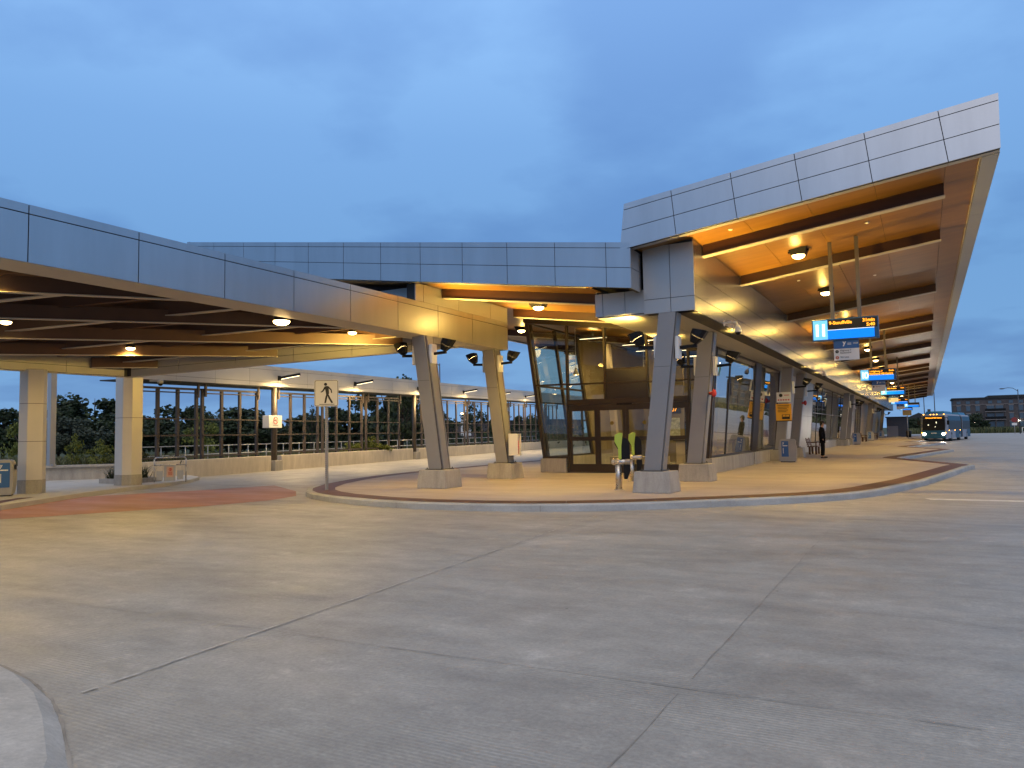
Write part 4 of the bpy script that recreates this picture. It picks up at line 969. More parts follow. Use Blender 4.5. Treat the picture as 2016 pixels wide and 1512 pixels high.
def downlight(x, y, s, label, power=900, off=0.10, size=0.19):
    z = s(x)-off
    o = thing('downlight', (x,y,z+0.15), label, 'ceiling light', 'black box downlights under the roofs')
    b = MB(); b.mi = 0
    sec = lambda r, zz: [(x-r,y-r,zz),(x+r,y-r,zz),(x+r,y+r,zz),(x-r,y+r,zz)]
    b.loft(sec(size*0.95,z), sec(size*1.25,z+0.17)); b.bar((x-0.26,y,z+0.10),(x+0.26,y,z+0.10+0.03),0.05,0.05); b.build('housing', M['black'], o)
    b = MB(); b.ball((x,y,z-0.004), size*0.86, 18, (1,1,0.55)); b.build('lens', M['lamp'], o)
    spot('down_light', (x,y,z-0.27), (x,y,0), power, 112, 0.6, WARM, 0.14, o)
    pl_ = bpy.data.lights.new('lens_glow', 'POINT'); pl_.energy = 30; pl_.color = WARM; pl_.shadow_soft_size = 0.06; po_ = bpy.data.objects.new('lens_glow', pl_); COL.objects.link(po_); po_.parent = o; po_.location = Vector((x,y,z-0.20))-origin(o)
dn = ['nearest under the tall right roof, left of the bay 11 hangers','second under the right roof, behind the bay 11 hanger','third under the right roof','fourth under the right roof, above the bay 10 panel','fifth under the right roof, above the bay 10 panel','sixth under the right roof','seventh under the right roof','eighth under the right roof','ninth under the right roof','tenth under the right roof','eleventh under the right roof, farthest']
for i, y in enumerate((21.5,28.0,36.3,50,58.5,67.5,80,89.5,98,112,128)): downlight(-2.75, y, sR, dn[i])
for (x,y,l) in ((-10.2,20.9,'before the glass hall'),(-10.2,44,'deep behind the glass hall'),(-15.5,30,'above the lane side of the hall')): downlight(x, y, sLf, 'black box downlight under the left roof, '+l)
for (x,y,l) in ((-13.12,13.2,'by the silver edge, brightest'),(-18.5,10.0,'near the left picture edge'),(-20.1,14.3,'near the second clad column'),(-14.6,17.5,'near the front left leaning column'),(-14.8,7.6,'hidden near the camera side'),(-21.4,6.0,'outermost near the sidewalk')):
    z = zc(x)+(-0.01 if x > -14 else 0.40); lr = 0.19 if x > -14 else 0.12
    o = thing('canopy_lamp', (x,y,z+0.1), 'round lamp under the road canopy, '+l, 'ceiling light', 'round lamps under the road canopy')
    b = MB(); b.tube((x,y,zc(x)+0.715),(x,y,z-0.02),lr*0.6,20,lr); b.build('housing', M['black'], o)
    b = MB(); b.ball((x,y,z-0.03),lr,18,(1,1,0.5)); b.build('lens', M['lamp'], o)
    spot('canopy_light', (x,y,z-0.12), (x,y,0), 460 if x > -14 else 280, 172, 0.4, WARM, 0.16, o)

def gooseneck(x, y, z, label, sz=1.0, dx=0.38, dy=-0.08):
    o = thing('dome_camera', (x,y,z), label, 'security camera', 'security cameras')
    b = MB(); b.disc((x,y,z),(1 if dx > 0 else -1,0,0),0.075,16,0.02); b.path([(x,y,z),(x+dx*0.6,y+dy*0.6,z+0.04),(x+dx*0.9,y+dy*0.9,z+0.0),(x+dx,y+dy,z-0.09)],0.026,10); b.tube((x+dx,y+dy,z-0.08),(x+dx,y+dy,z-0.22),0.05,16,0.095); b.tube((x+dx,y+dy,z-0.22),(x+dx,y+dy,z-0.27),0.1,16); b.build('arm', M['white'], o)
    b = MB(); b.ball((x+dx,y+dy,z-0.27),0.078,14); b.build('dome', M['black'], o)
gooseneck(-4.6,20.7,4.44,'white gooseneck dome camera on the frieze near the front right column')
gooseneck(-4.6,40.6,4.44,'white gooseneck dome camera on the frieze above the standing person')
gooseneck(-4.6,76,4.44,'white gooseneck dome camera far along the frieze')
p = WP(25.2,0,fb(25)+0.5); o = thing('dome_camera', p, 'dome camera on the lane canopy beside the front left leaning column', 'security camera', 'security cameras')
b = MB(); b.path([p,p+WN*0.5,p+WN*0.62+Vector((0,0,-0.08)),p+WN*0.62+Vector((0,0,-0.2))],0.03,8); b.tube(p+WN*0.62+Vector((0,0,-0.18)),p+WN*0.62+Vector((0,0,-0.4)),0.07,12,0.1); b.build('arm', M['white'], o)
b = MB(); b.ball(p+WN*0.62+Vector((0,0,-0.42)),0.085,12); b.build('dome', M['black'], o)
o = thing('dome_camera', (-22.7,17.25,3.55), 'small black dome camera beside the second clad canopy column', 'security camera', 'security cameras')
b = MB(); b.bar((-23.0,17.1,3.6),(-22.72,17.27,3.6),0.07,0.07); b.tube((-22.7,17.28,3.62),(-22.7,17.28,3.5),0.09,14); b.build('arm', M['panel_dull'], o)
b = MB(); b.ball((-22.7,17.28,3.5),0.085,12); b.build('dome', M['black'], o)

# first aid / extinguisher cabinet and fire bell
o = thing('extinguisher_cabinet', (-11.62,22.15,1.22), 'pale cabinet holding a red fire extinguisher on the rear left leaning column', 'cabinet')
b = MB(); b.box(-11.92,-11.9,21.98,22.22,0.9,1.6); b.box(-11.92,-11.56,21.98,22.0,0.9,1.6); b.box(-11.92,-11.56,22.20,22.22,0.9,1.6); b.box(-11.9,-11.56,22.0,22.2,0.9,0.92); b.box(-11.9,-11.56,22.0,22.2,1.58,1.6); b.build('case', M['white'], o)
b = MB(); b.tube((-11.66,22.1,0.94),(-11.66,22.1,1.34),0.06,14); b.ball((-11.66,22.1,1.34),0.06,12); b.tube((-11.66,22.1,1.36),(-11.66,22.1,1.46),0.02,8); b.build('extinguisher', M['red_print'], o)
o = thing('fire_bell', (-5.2,22.0,2.65), 'red round fire bell on the rear right leaning column', 'alarm bell')
b = MB(); b.tube((-5.36,22.05,2.65),(-5.26,21.98,2.65),0.05,10); b.build('base', M['red_print'], o)
b = MB(); b.ball((-5.22,21.95,2.65),0.115,16,(0.6,0.6,1)); b.build('gong', M['red_print'], o)
o = thing('fire_bell', (-5.0,41.4,2.9), 'red fire bell on the column behind the bench', 'alarm bell')
b = MB(); b.tube((-5.42,41.4,2.9),(-5.30,41.36,2.9),0.05,10); b.ball((-5.26,41.33,2.9),0.13,14,(0.6,0.6,1)); b.build('gong', M['red_print'], o)

# bay displays
M['hanger'] = mat('hanger_paint', (0.16,0.145,0.12), 0.4, 0.5)
def display(num, y, xl_, lines, right, sub, zoff=0.0):
    o = thing('bay_display', (xl_+0.79,y,4.15), ('lit blue hanging display of bay %s under the right roof' % num), 'display', 'hanging bay displays')
    W_, z0, z1 = 1.58, 3.87+zoff, 4.43+zoff
    F = y-0.0
    b = MB(); b.box(xl_,xl_+W_,y,y+0.24,z0,z1); b.bevel(0.006); c = b.build('case', M['sign_case'], o)
    q = 0.03
    b = MB(); b.box(xl_+q,xl_+0.38,F-0.006,F-0.001,z0+q,z1-q); b.build('number_face', M['sign_light'], c)
    b = MB(); b.box(xl_+0.385,xl_+W_-0.1,F-0.006,F-0.001,z0+q,z0+0.26); b.build('blue_face', M['sign_blue'], c)
    b = MB(); b.box(xl_+0.385,xl_+W_-0.1,F-0.006,F-0.001,z0+0.263,z0+0.275); b.build('light_line', M['sign_white'], c)
    b = MB(); b.box(xl_+0.385,xl_+W_-q,F-0.006,F-0.001,z0+0.278,z1-q); b.build('screen', M['black_print'], c)
    for k, dg_ in enumerate(num): text('bay_digit', dg_, 0.44, M['sign_white'], o, (xl_+0.205+(0.155*(k-0.5) if len(num) > 1 else 0),F-0.008,z0+0.125), (1,0,0), (0,0,1), 'CENTER', 0.012)
    for i, s in enumerate(lines): text('led_text', s, 0.115, M['led'], o, (xl_+0.42,F-0.009,z1-0.15-0.115*i), (1,0,0), (0,0,1), 'LEFT', 0.003)
    for i, s in enumerate(right): text('led_text', s, 0.115, M['led'], o, (xl_+W_-0.08,F-0.009,z1-0.13-0.115*i), (1,0,0), (0,0,1), 'RIGHT', 0.003)
    for hx in (0.46,1.10):
        b = MB(); b.box(xl_+hx,xl_+hx+0.09,y+0.06,y+0.16,z1+0.001,sR(xl_+hx)+0.05); b.build('hanger', M['hanger'], o)
    if sub:
        a0, a1 = xl_+0.50, xl_+1.10
        b = MB(); b.box(a0,a1,y+0.1,y+0.13,z0-0.22,z0-0.001); h = b.build('route_header', M['blue_panel'], o)
        b = MB(); b.box(a0,a1,y+0.1,y+0.13,z0-0.52,z0-0.222); b.build('route_panel', M['white'], o)
        text('logo', 'y', 0.16, M['white_print'], o, (a0+0.22,y+0.097,z0-0.12), (1,0,0), (0,0,1), 'LEFT', 0.006)
        b = MB()
        for k in range(2): b.box(a0+0.33,a0+0.42,y+0.0965,y+0.099,z0-0.095-0.03*k,z0-0.083-0.03*k)
        b.build('small_print', M['white_print'], o)
        text('stop_number', sub[0], 0.06, M['white_print'], o, (a0+0.46,y+0.097,z0-0.115), (1,0,0), (0,0,1))
        zz = z0-0.30
        for i, (n_s, col_, ls) in enumerate(sub[1]):
            zc_ = zz-(0.0 if i == 0 else 0.155)
            b = MB(); b.disc((a0+0.075,y+0.098,zc_+0.005),(0,-1,0),0.042,20); b.build('route_badge', M[col_], o)
            text('route_number', n_s, 0.06, M['white_print'], o, (a0+0.075,y+0.093,zc_-0.015), (1,0,0), (0,0,1), 'CENTER')
            for k, t_ in enumerate(ls): text('route_name', t_, 0.062, M['black_print'], o, (a0+0.15,y+0.097,zc_+0.012-0.062*k-(0.02 if len(ls) == 1 else 0)), (1,0,0), (0,0,1))
display('11', 21.4, -2.48, ['9-Stouffville'], ['31min','5:40'], ('1523',[('1','black_print',['Highway 7','Eastbound']),('9','orange_print',['9th Line'])]))
display('10', 41.2, -2.66, ['1-Highway 7','Richmond Hill Centre'], ['5min'], ('1524',[('1','black_print',['Highway 7'])]))
display('9', 60.2, -2.62, ['14th Avenue'], ['7min'], ('1525',[('9','black_print',[''])]))
display('8', 86, -2.85, ['Unionville'], ['9min'], ('1526',[('8','orange_print',[''])]))
display('7', 101, -1.95, [], [], None)
display('6', 120, -2.9, ['Viva'], [], ('1528',[('6','orange_print',[''])]))

# pedestrian sign
o = thing('crossing_sign', (-14.47,16.25,0.15), 'square white sign with black walking figure on a perforated post', 'road sign')
P0 = Vector((-14.47,16.25,0.15))
b = MB(); b.box(P0.x-0.032,P0.x+0.032,P0.y-0.032,P0.y+0.032,0.15,3.05); pst = b.build('post', M['galv'], o)
b = MB()
for k in range(38): b.disc((P0.x+0.0,P0.y-0.032,0.5+0.053*k),(0,-1,0),0.009,8,0.002)
b.build('post_hole', M['black_print'], pst)
su = Vector((math.cos(R(33)),math.sin(R(33)),0)); sn = Vector((su.y,-su.x,0)); sc = P0+sn*0.045+Vector((0,0,2.65))
def rrect(c, u, v, hw, hh, r, n=5):
    pts = []
    for (cx,cy,a0) in ((1,1,0),(-1,1,90),(-1,-1,180),(1,-1,270)):
        for i in range(n+1):
            a = R(a0+90*i/n); pts.append(c+u*(cx*(hw-r)+math.cos(a)*r)+v*(cy*(hh-r)+math.sin(a)*r))
    return pts
Zv = Vector((0,0,1)); hw, hh = 0.325, 0.365
b = MB(); b.prism(rrect(sc,su,Zv,hw,hh,0.05), sn*0.006); pl = b.build('plate', mat('sign_plate', (0.62,0.61,0.58), 0.4), o)
b = MB(); A_, B_ = rrect(sc+sn*0.0065,su,Zv,hw-0.012,hh-0.012,0.042), rrect(sc+sn*0.0065,su,Zv,hw-0.024,hh-0.024,0.034)
for i in range(len(A_)):
    j = (i+1)%len(A_); b.poly([A_[i],A_[j],B_[j],B_[i]])
b.build('border', M['black_print'], pl)
b = MB(); fo = sc+sn*0.007
def fig(pts): b.prism([fo+su*x+Zv*y for x, y in pts], sn*0.002)
b.disc(fo+su*-0.02+Zv*0.245, sn, 0.042, 20, 0.002)
fig([(-0.045,0.185),(0.015,0.20),(0.06,0.19),(0.075,0.0),(0.06,-0.04),(-0.005,-0.04),(-0.015,0.02)])
fig([(-0.045,0.185),(-0.015,0.13),(-0.09,0.04),(-0.145,0.015),(-0.155,0.04),(-0.11,0.07)])
fig([(0.06,0.19),(0.145,0.10),(0.16,0.01),(0.135,0.0),(0.115,0.08),(0.062,0.135)])
fig([(-0.005,-0.04),(0.045,-0.04),(0.03,-0.10),(-0.01,-0.27),(-0.055,-0.27),(-0.03,-0.12)])
fig([(0.02,-0.03),(0.065,-0.035),(0.11,-0.13),(0.185,-0.262),(0.135,-0.275),(0.055,-0.14)])
b.bar(fo+su*-0.19+Zv*-0.305+sn*0.001, fo+su*0.22+Zv*-0.305+sn*0.001, 0.002, 0.016)
b.build('walking_figure', M['black_print'], pl)

# litter and recycling bins
def bin_(loc, rz, label, po=0.0):
    o = thing('recycling_bin', (0,0,0), label, 'bin', 'grey recycling bins')
    b = MB(); prof = [(-0.34,0.03),(-0.37,0.28),(-0.38,0.62),(-0.33,0.96),(-0.27,1.0),(0.27,1.0),(0.33,0.96),(0.38,0.62),(0.37,0.28),(0.34,0.03)]
    b.prism([(x,-0.27,z) for x, z in prof], (0,0.54,0)); b.bevel(0.02,2); body = b.build('body', M['bin'], o)
    b = MB(); b.box(-0.3,0.3,-0.23,0.23,0.0,0.03); b.build('base', M['black'], o)
    b = MB(); b.box(-0.25+po,0.04+po,-0.279,-0.272,0.24,0.92); p = b.build('front_panel', M['blue_panel'], o)
    text('logo', 'y', 0.13, M['white_print'], p, (-0.2+po,-0.281,0.80), (1,0,0), (0,0,1), 'LEFT', 0.006)
    b = MB(); b.box(-0.2+po,0.0+po,-0.283,-0.2795,0.70,0.735); b.box(-0.19+po,-0.165+po,-0.283,-0.2795,0.38,0.62); b.build('panel_print', M['white_print'], p)
    b = MB(); b.box(0.385-0.01,0.389,-0.12,0.12,0.72,0.86); b.build('slot', M['black'], o)
    o.location = loc; o.rotation_euler = (0,0,rz); return o
M['bin'] = mat('bin_plastic', (0.34,0.335,0.33), 0.42, var=0.06, scale=3)
bin_((-5.35,35.7,0.15), 0.12, 'grey recycling bin at the foot of the yellow notice column')
b1 = bin_((-22.78,12.25,0.12), R(52), 'grey recycling bin beside the leftmost clad canopy column', 0.25)
for y, l in ((73.6,'past the standing person'),(94,'beside the second bench'),(118,'farthest along the platform')): bin_((-5.3,y,0.15), 0.1, 'grey recycling bin on the platform '+l)

def bench(loc, rz, label):
    o = thing('bench', (0,0,0), label, 'bench', 'timber benches on the platform')
    for s in (-1,1):
        b = MB(); b.box(s*0.62-0.05,s*0.62+0.05,-0.22,-0.12,0,0.42); b.box(s*0.62-0.05,s*0.62+0.05,0.12,0.22,0,0.42); b.build('leg', M['slat'], o)
    b = MB()
    for k in range(4): b.box(-0.85,0.85,-0.27+0.14*k,-0.27+0.14*k+0.12,0.42,0.47)
    b.build('seat', M['slat'], o)
    b = MB()
    for k in range(3): b.bar((-0.85,0.27+0.025*k,0.56+0.13*k),(0.85,0.27+0.025*k,0.56+0.13*k),0.03,0.11)
    for s in (-0.6,0.6): b.bar((s,0.22,0.45),(s,0.36,0.92),0.05,0.04)
    b.build('backrest', M['slat'], o)
    for s in (-1,1):
        b = MB(); b.box(s*0.80-0.03,s*0.80+0.03,-0.25,0.25,0.64,0.68); b.box(s*0.80-0.025,s*0.80+0.025,-0.22,-0.17,0.47,0.64); b.build('armrest', M['slat'], o)
    o.location = loc; o.rotation_euler = (0,0,rz)
M['slat'] = mat('bench_timber', (0.11,0.05,0.025), 0.5, var=0.2, scale=6)
bench((-5.55,46.6,0.15), R(90), 'brown timber bench beside the standing person')
bench((-5.55,88,0.15), R(90), 'brown timber bench between two far recycling bins')
bench((-5.55,109,0.15), R(90), 'brown timber bench farthest along the platform')
o = thing('wood_bench', (-10.2,29.5,0.17), 'pale wooden bench inside the glass hall behind the left doors', 'bench')
b = MB(); b.box(-11.2,-8.9,29.2,29.8,0.17,0.62); b.bevel(0.01); b.build('seat', M['tan'], o)
o = thing('ticket_counter', (-8.3,33.5,0.17), 'pale counter inside the glass hall', 'counter')
b = MB(); b.box(-9.6,-7.2,33.1,33.8,0.17,1.15); b.build('body', M['tan'], o); b = MB(); b.box(-9.7,-7.1,33.0,33.9,1.152,1.20); b.build('top', M['bronze'], o)
o = thing('notice_board', (-7.75,30,0.17), 'white notice board standing inside the hall behind the right door', 'board')
b = MB(); b.bar((-8.0,29.6,1.05),(-7.5,29.6,1.05),0.03,0.9); b.build('board', M['white'], o); b = MB(); b.box(-7.78,-7.72,29.57,29.63,0.17,0.6); b.build('stand', M['black'], o)

# tap on readers
for (x,y,l) in ((-6.83,18.4,'nearer lime and black fare reader on a steel post, clear of the column'),(-7.6,21.6,'farther lime and black fare reader on a steel post')):
    o = thing('fare_reader', (x,y,0.15), l, 'fare reader', 'fare readers before the doors')
    b = MB(); b.tube((x,y,0.15),(x,y,0.165),0.13,20); b.tube((x,y,0.15),(x,y,0.83),0.078,20); b.tube((x-0.08,y-0.06,0.85),(x+0.30,y+0.03,0.85),0.083,20); b.ball((x-0.08,y-0.06,0.85),0.083,14); p_ = b.build('stand', M['steel'], o)
    ang = R(20); u = Vector((math.cos(ang),math.sin(ang),0)); v = Vector((-math.sin(ang),math.cos(ang),0)); c = Vector((x+0.06,y,0))
    b = MB(); prof = [(-0.03,0.90),(-0.02,1.12),(-0.14,1.30),(-0.14,1.42),(-0.02,1.47),(0.16,1.44),(0.24,1.32),(0.24,0.62),(0.16,0.42),(0.08,0.42),(0.08,0.90)]
    b.prism([c+u*px+v*-0.09+Vector((0,0,pz)) for px, pz in prof], v*0.18); b.bevel(0.01); b.build('reader', M['black'], o)
    b = MB(); prof = [(-0.10,1.52),(0.02,1.585),(0.10,1.56),(0.06,1.25),(0.055,0.92),(-0.02,0.92),(-0.02,1.2),(-0.11,1.36)]
    b.prism([c+u*(px-0.03)+v*-0.125+Vector((0,0,pz)) for px, pz in prof], v*0.03); b.prism([c+u*(px-0.03)+v*-0.095+Vector((0,0,pz)) for px, pz in [(-0.10,1.52),(0.02,1.585),(0.10,1.56),(0.08,1.45),(-0.1,1.44)]], v*0.2); b.bevel(0.008); b.build('lime_cover', M['lime'], o)

# notice on the first platform column
o = thing('notice_poster', (-5.45,36.93,2.5), 'yellow notice with bus picture on the column above the bin', 'poster')
b = MB(); b.box(-5.98,-5.30,36.90,36.93,1.95,2.75); b.build('sheet', M['yellow'], o)
b = MB()
for z, x1 in ((2.66,-5.4),(2.59,-5.42),(2.52,-5.5),(2.45,-5.45),(2.38,-5.52)): b.box(-5.9,x1,36.896,36.899,z,z+0.022)
b.box(-5.72,-5.38,36.896,36.899,2.05,2.26); b.box(-5.98,-5.30,36.896,36.899,1.95,1.985); b.build('poster_print', M['black_print'], o)
b = MB(); b.box(-5.69,-5.56,36.893,36.8955,2.16,2.24); b.box(-5.54,-5.41,36.893,36.8955,2.16,2.24); b.build('bus_window', M['yellow'], o)
o = thing('stop_plate', (-5.45,36.93,3.0), 'pale stop plate with black disc above the yellow notice', 'sign')
b = MB(); b.box(-5.93,-5.30,36.90,36.93,2.82,3.28); b.build('plate', M['white'], o)
b = MB(); b.disc((-5.74,36.898,3.14),(0,-1,0),0.08,20); b.build('disc', M['black_print'], o)
b = MB(); b.box(-5.6,-5.38,36.896,36.899,3.13,3.16)
for k in range(5): b.box(-5.88+0.11*k,-5.81+0.11*k,36.896,36.899,2.9,2.96)
b.build('plate_print', M['red_print'], o)

# ------------------------------------------------------------------ person
def skin(name, pts, edges, rad, m, parent, sub=2):
    me = bpy.data.meshes.new(name); me.from_pydata([Vector(p) for p in pts], edges, []); ob = bpy.data.objects.new(name, me); COL.objects.link(ob)
    sm = ob.modifiers.new('skin', 'SKIN'); 
    for i, r in enumerate(rad):
        me.skin_vertices[0].data[i].radius = r if isinstance(r, tuple) else (r, r)
        me.skin_vertices[0].data[i].use_root = (i == 0)
    sm.use_smooth_shade = True
    ss = ob.modifiers.new('sub', 'SUBSURF'); ss.levels = sub; ss.render_levels = sub
    dg = bpy.context.evaluated_depsgraph_get(); dg.update()
    m2 = bpy.data.meshes.new_from_object(ob.evaluated_get(dg)); m2.name = name
    bpy.data.objects.remove(ob)
    m2.materials.clear(); m2.materials.append(m)
    for f in m2.polygons: f.use_smooth = True; f.material_index = 0
    o2 = bpy.data.objects.new(name, m2); COL.objects.link(o2); o2.parent = parent
    return o2
M['skin'] = mat('skin', (0.33,0.19,0.13), 0.5); M['cloth'] = mat('dark_jacket', (0.006,0.0065,0.010), 0.9, var=0.2, scale=8, spec=0.05); M['trouser'] = mat('dark_trousers', (0.005,0.005,0.007), 0.9, spec=0.05); M['hair'] = mat('dark_hair', (0.012,0.009,0.007), 0.6); M['shoe'] = mat('black_shoes', (0.015,0.014,0.014), 0.5)
PR = thing('person', (-4.41,40.28,0.15), 'person in dark jacket and trousers standing on the platform facing the lane', 'person')
# faces +x (towards the kerb); y is the person's left/right
body_p = [(0,0,0.95),(0.0,0,1.15),(-0.01,0,1.38),(0.01,0,1.52),(0.04,0,1.60),(0.05,0,1.70),(0.04,0,1.78),
 (-0.01,0.18,1.42),(-0.03,0.24,1.16),(0.04,0.22,0.94),(0.07,0.20,0.86),(-0.01,-0.18,1.42),(-0.03,-0.24,1.16),(0.04,-0.22,0.94),(0.07,-0.20,0.86),
 (0.0,0.09,0.90),(0.02,0.10,0.50),(0.0,0.10,0.09),(0.14,0.11,0.04),(0.0,-0.09,0.90),(0.0,-0.10,0.50),(-0.03,-0.10,0.09),(0.11,-0.12,0.04)]
body_e = [(0,1),(1,2),(2,3),(3,4),(4,5),(5,6),(2,7),(7,8),(8,9),(9,10),(2,11),(11,12),(12,13),(13,14),(0,15),(15,16),(16,17),(17,18),(0,19),(19,20),(20,21),(21,22)]
body_r = [(0.12,0.15),(0.11,0.14),(0.12,0.16),0.06,0.065,(0.10,0.082),(0.085,0.075),0.06,0.045,0.036,0.026,0.06,0.045,0.036,0.026,0.085,0.06,0.042,0.03,0.085,0.06,0.042,0.03]
skin('body', body_p, body_e, body_r, M['skin'], PR)
jk = [(0,0,0.86),(0.0,0,1.12),(-0.01,0,1.36),(0.0,0,1.52),(-0.01,0.20,1.42),(-0.04,0.265,1.16),(0.04,0.235,0.92),(-0.01,-0.20,1.42),(-0.04,-0.265,1.16),(0.04,-0.235,0.92)]
skin('jacket', jk, [(0,1),(1,2),(2,3),(2,4),(4,5),(5,6),(2,7),(7,8),(8,9)], [(0.165,0.205),(0.17,0.20),(0.17,0.20),(0.085,0.095),0.10,0.082,0.065,0.10,0.082,0.065], M['cloth'], PR)
tp = [(0,0,0.94),(0.0,0.095,0.86),(0.02,0.105,0.48),(0.0,0.105,0.10),(0.0,-0.095,0.86),(0.0,-0.105,0.48),(-0.03,-0.105,0.10)]
skin('trousers', tp, [(0,1),(1,2),(2,3),(0,4),(4,5),(5,6)], [(0.13,0.15),0.11,0.085,0.07,0.11,0.085,0.07], M['trouser'], PR)
for s, dx in ((1,0.03),(-1,0.0)):
    b = MB(); cx = -4.41+dx; cy = 40.28+0.108*s
    b.prism([(cx-0.10,cy-0.045,0.151),(cx+0.12,cy-0.05,0.151),(cx+0.19,cy,0.151),(cx+0.12,cy+0.05,0.151),(cx-0.10,cy+0.045,0.151)], (0,0,0.075)); b.bevel(0.02,2); b.build('shoe', M['shoe'], PR)
b = MB(); hc = Vector((-4.41+0.02,40.28,0.15+1.735)); b.ball(hc, 0.118, 14, (0.98,0.86,0.98)); b.ball(hc+Vector((-0.05,0,-0.08)), 0.085, 10, (0.8,0.9,1.0)); b.build('hair', M['hair'], PR)
b = MB(); hf = Vector((-4.41+0.155,40.28,0.15+1.685)); b.prism([hf+Vector((-0.02,-0.012,0.03)),hf+Vector((0.018,-0.014,-0.02)),hf+Vector((0.018,0.014,-0.02)),hf+Vector((-0.02,0.012,0.03))], (0,0,-0.012)); b.ball(hf+Vector((-0.10,0.085,0.0)),0.028,8,(0.8,0.4,1.2)); b.ball(hf+Vector((-0.10,-0.085,0.0)),0.028,8,(0.8,0.4,1.2)); b.build('face', M['skin'], PR)
for s in (-1,1):
    b = MB(); b.ball(hf+Vector((-0.022,0.034*s,0.035)),0.012,8); b.build('eye', M['black_print'], PR)
    for k in range(4): pass

# ------------------------------------------------------------------ articulated bus (built nose towards -y, then turned)
BU = thing('articulated_bus', (0,0,0), 'blue and white articulated bus with headlights on, arriving along the platform', 'bus')
M['bus_blue'] = mat('bus_blue_paint', (0.015,0.075,0.14), 0.45, spec=0.25); M['bus_sky'] = mat('bus_light_blue_paint', (0.03,0.17,0.33), 0.45, spec=0.25); M['bus_white'] = mat('bus_pale_paint', (0.26,0.29,0.36), 0.5, spec=0.2)
M['bus_glass'] = mat('bus_tinted_glass', (0.012,0.013,0.015), 0.35, spec=0.12); M['rubber'] = mat('rubber', (0.012,0.012,0.012), 0.8); M['bellow'] = mat('bellows', (0.02,0.02,0.022), 0.9)
M['head'] = emit('headlight_lens', (1.0,0.90,0.78), 26); M['amber'] = emit('amber_marker', (1.0,0.42,0.04), 9); M['dest'] = emit('destination_led', (1.0,0.36,0.02), 2.6); M['busin'] = emit('bus_interior_lamp', (1.0,0.9,0.6), 1.6)
def buslength(par, y0, y1, front):
    W_ = 1.29
    prof = lambda y: [(-W_,y,0.32),(W_,y,0.32),(W_,y,2.2),(W_-0.05,y,2.72),(W_-0.22,y,2.9),(-W_+0.22,y,2.9),(-W_+0.05,y,2.72),(-W_,y,2.2)]
    b = MB()
    if front:
        nose = [(-1.12,y0,0.32),(1.12,y0,0.32),(1.14,y0+0.05,1.2),(1.1,y0+0.30,2.55),(0.95,y0+0.42,2.82),(-0.95,y0+0.42,2.82),(-1.1,y0+0.30,2.55),(-1.14,y0+0.05,1.2)]
        b.loft(nose, prof(y0+0.6)); b.loft(prof(y0+0.6), prof(y1))
    else: b.loft(prof(y0), prof(y1))
    body = b.build('body', M['bus_white'], par)
    ys_ = y0+(0.75 if front else 0.1)
    for s in (-1,1):
        b = MB(); b.hexa([(s*(W_+0.004),ys_,1.22),(s*(W_+0.012),ys_,1.22),(s*(W_+0.012),y1-0.05,1.22),(s*(W_+0.004),y1-0.05,1.22),(s*(W_+0.004),ys_,2.2),(s*(W_+0.012),ys_,2.2),(s*(W_+0.012),y1-0.05,2.2),(s*(W_+0.004),y1-0.05,2.2)]); b.build('side_window', M['bus_glass'], body)
        b = MB(); b.hexa([(s*(W_+0.001),ys_,2.2),(s*(W_+0.009),ys_,2.2),(s*(W_+0.009),y1-0.05,2.2),(s*(W_+0.001),y1-0.05,2.2),(s*(W_-0.05+0.003),ys_,2.72),(s*(W_-0.04),ys_,2.72),(s*(W_-0.04),y1-0.05,2.72),(s*(W_-0.05+0.003),y1-0.05,2.72)]); b.build('side_band', M['bus_blue'], body)
        b = MB(); b.box(min(s*(W_+0.002),s*(W_+0.008)),max(s*(W_+0.002),s*(W_+0.008)),y1-(y1-y0)*0.45,y1-0.05,0.34,1.2); b.build('side_band', M['bus_blue'], body)
    return body
body = buslength(BU, 0, 10.2, True)
# front: windscreen, destination band, bumper, lamps
b = MB(); b.hexa([(-1.05,-0.012,1.18),(1.05,-0.012,1.18),(1.05,0.05,1.18),(-1.05,0.05,1.18),(-1.04,0.235,2.34),(1.04,0.235,2.34),(1.04,0.30,2.34),(-1.04,0.30,2.34)]); ws = b.build('windscreen', M['bus_glass'], body)
b = MB(); b.hexa([(-1.03,0.232,2.35),(1.03,0.232,2.35),(1.03,0.30,2.35),(-1.03,0.30,2.35),(-1.0,0.30,2.68),(1.0,0.30,2.68),(1.0,0.36,2.68),(-1.0,0.36,2.68)]); b.build('destination_box', M['black_print'], body)
b = MB(); b.hexa([(-1.10,-0.03,0.62),(1.10,-0.03,0.62),(1.10,0.03,0.62),(-1.10,0.03,0.62),(-1.10,-0.015,1.16),(1.10,-0.015,1.16),(1.10,0.05,1.16),(-1.10,0.05,1.16)]); b.build('front_panel', M['bus_blue'], body)
b = MB(); b.box(-1.13,1.13,-0.09,0.02,0.34,0.60); b.bevel(0.03); b.build('bumper', M['bus_blue'], body)
b = MB(); b.box(-0.25,0.25,-0.045,-0.032,0.86,0.93); b.build('badge', M['white_print'], body)
text('destination', 'Richmond Hill Centre', 0.17, M['dest'], BU, (0,0.245,2.44), (1,0,0), (0,0.2,1), 'CENTER', 0.006)
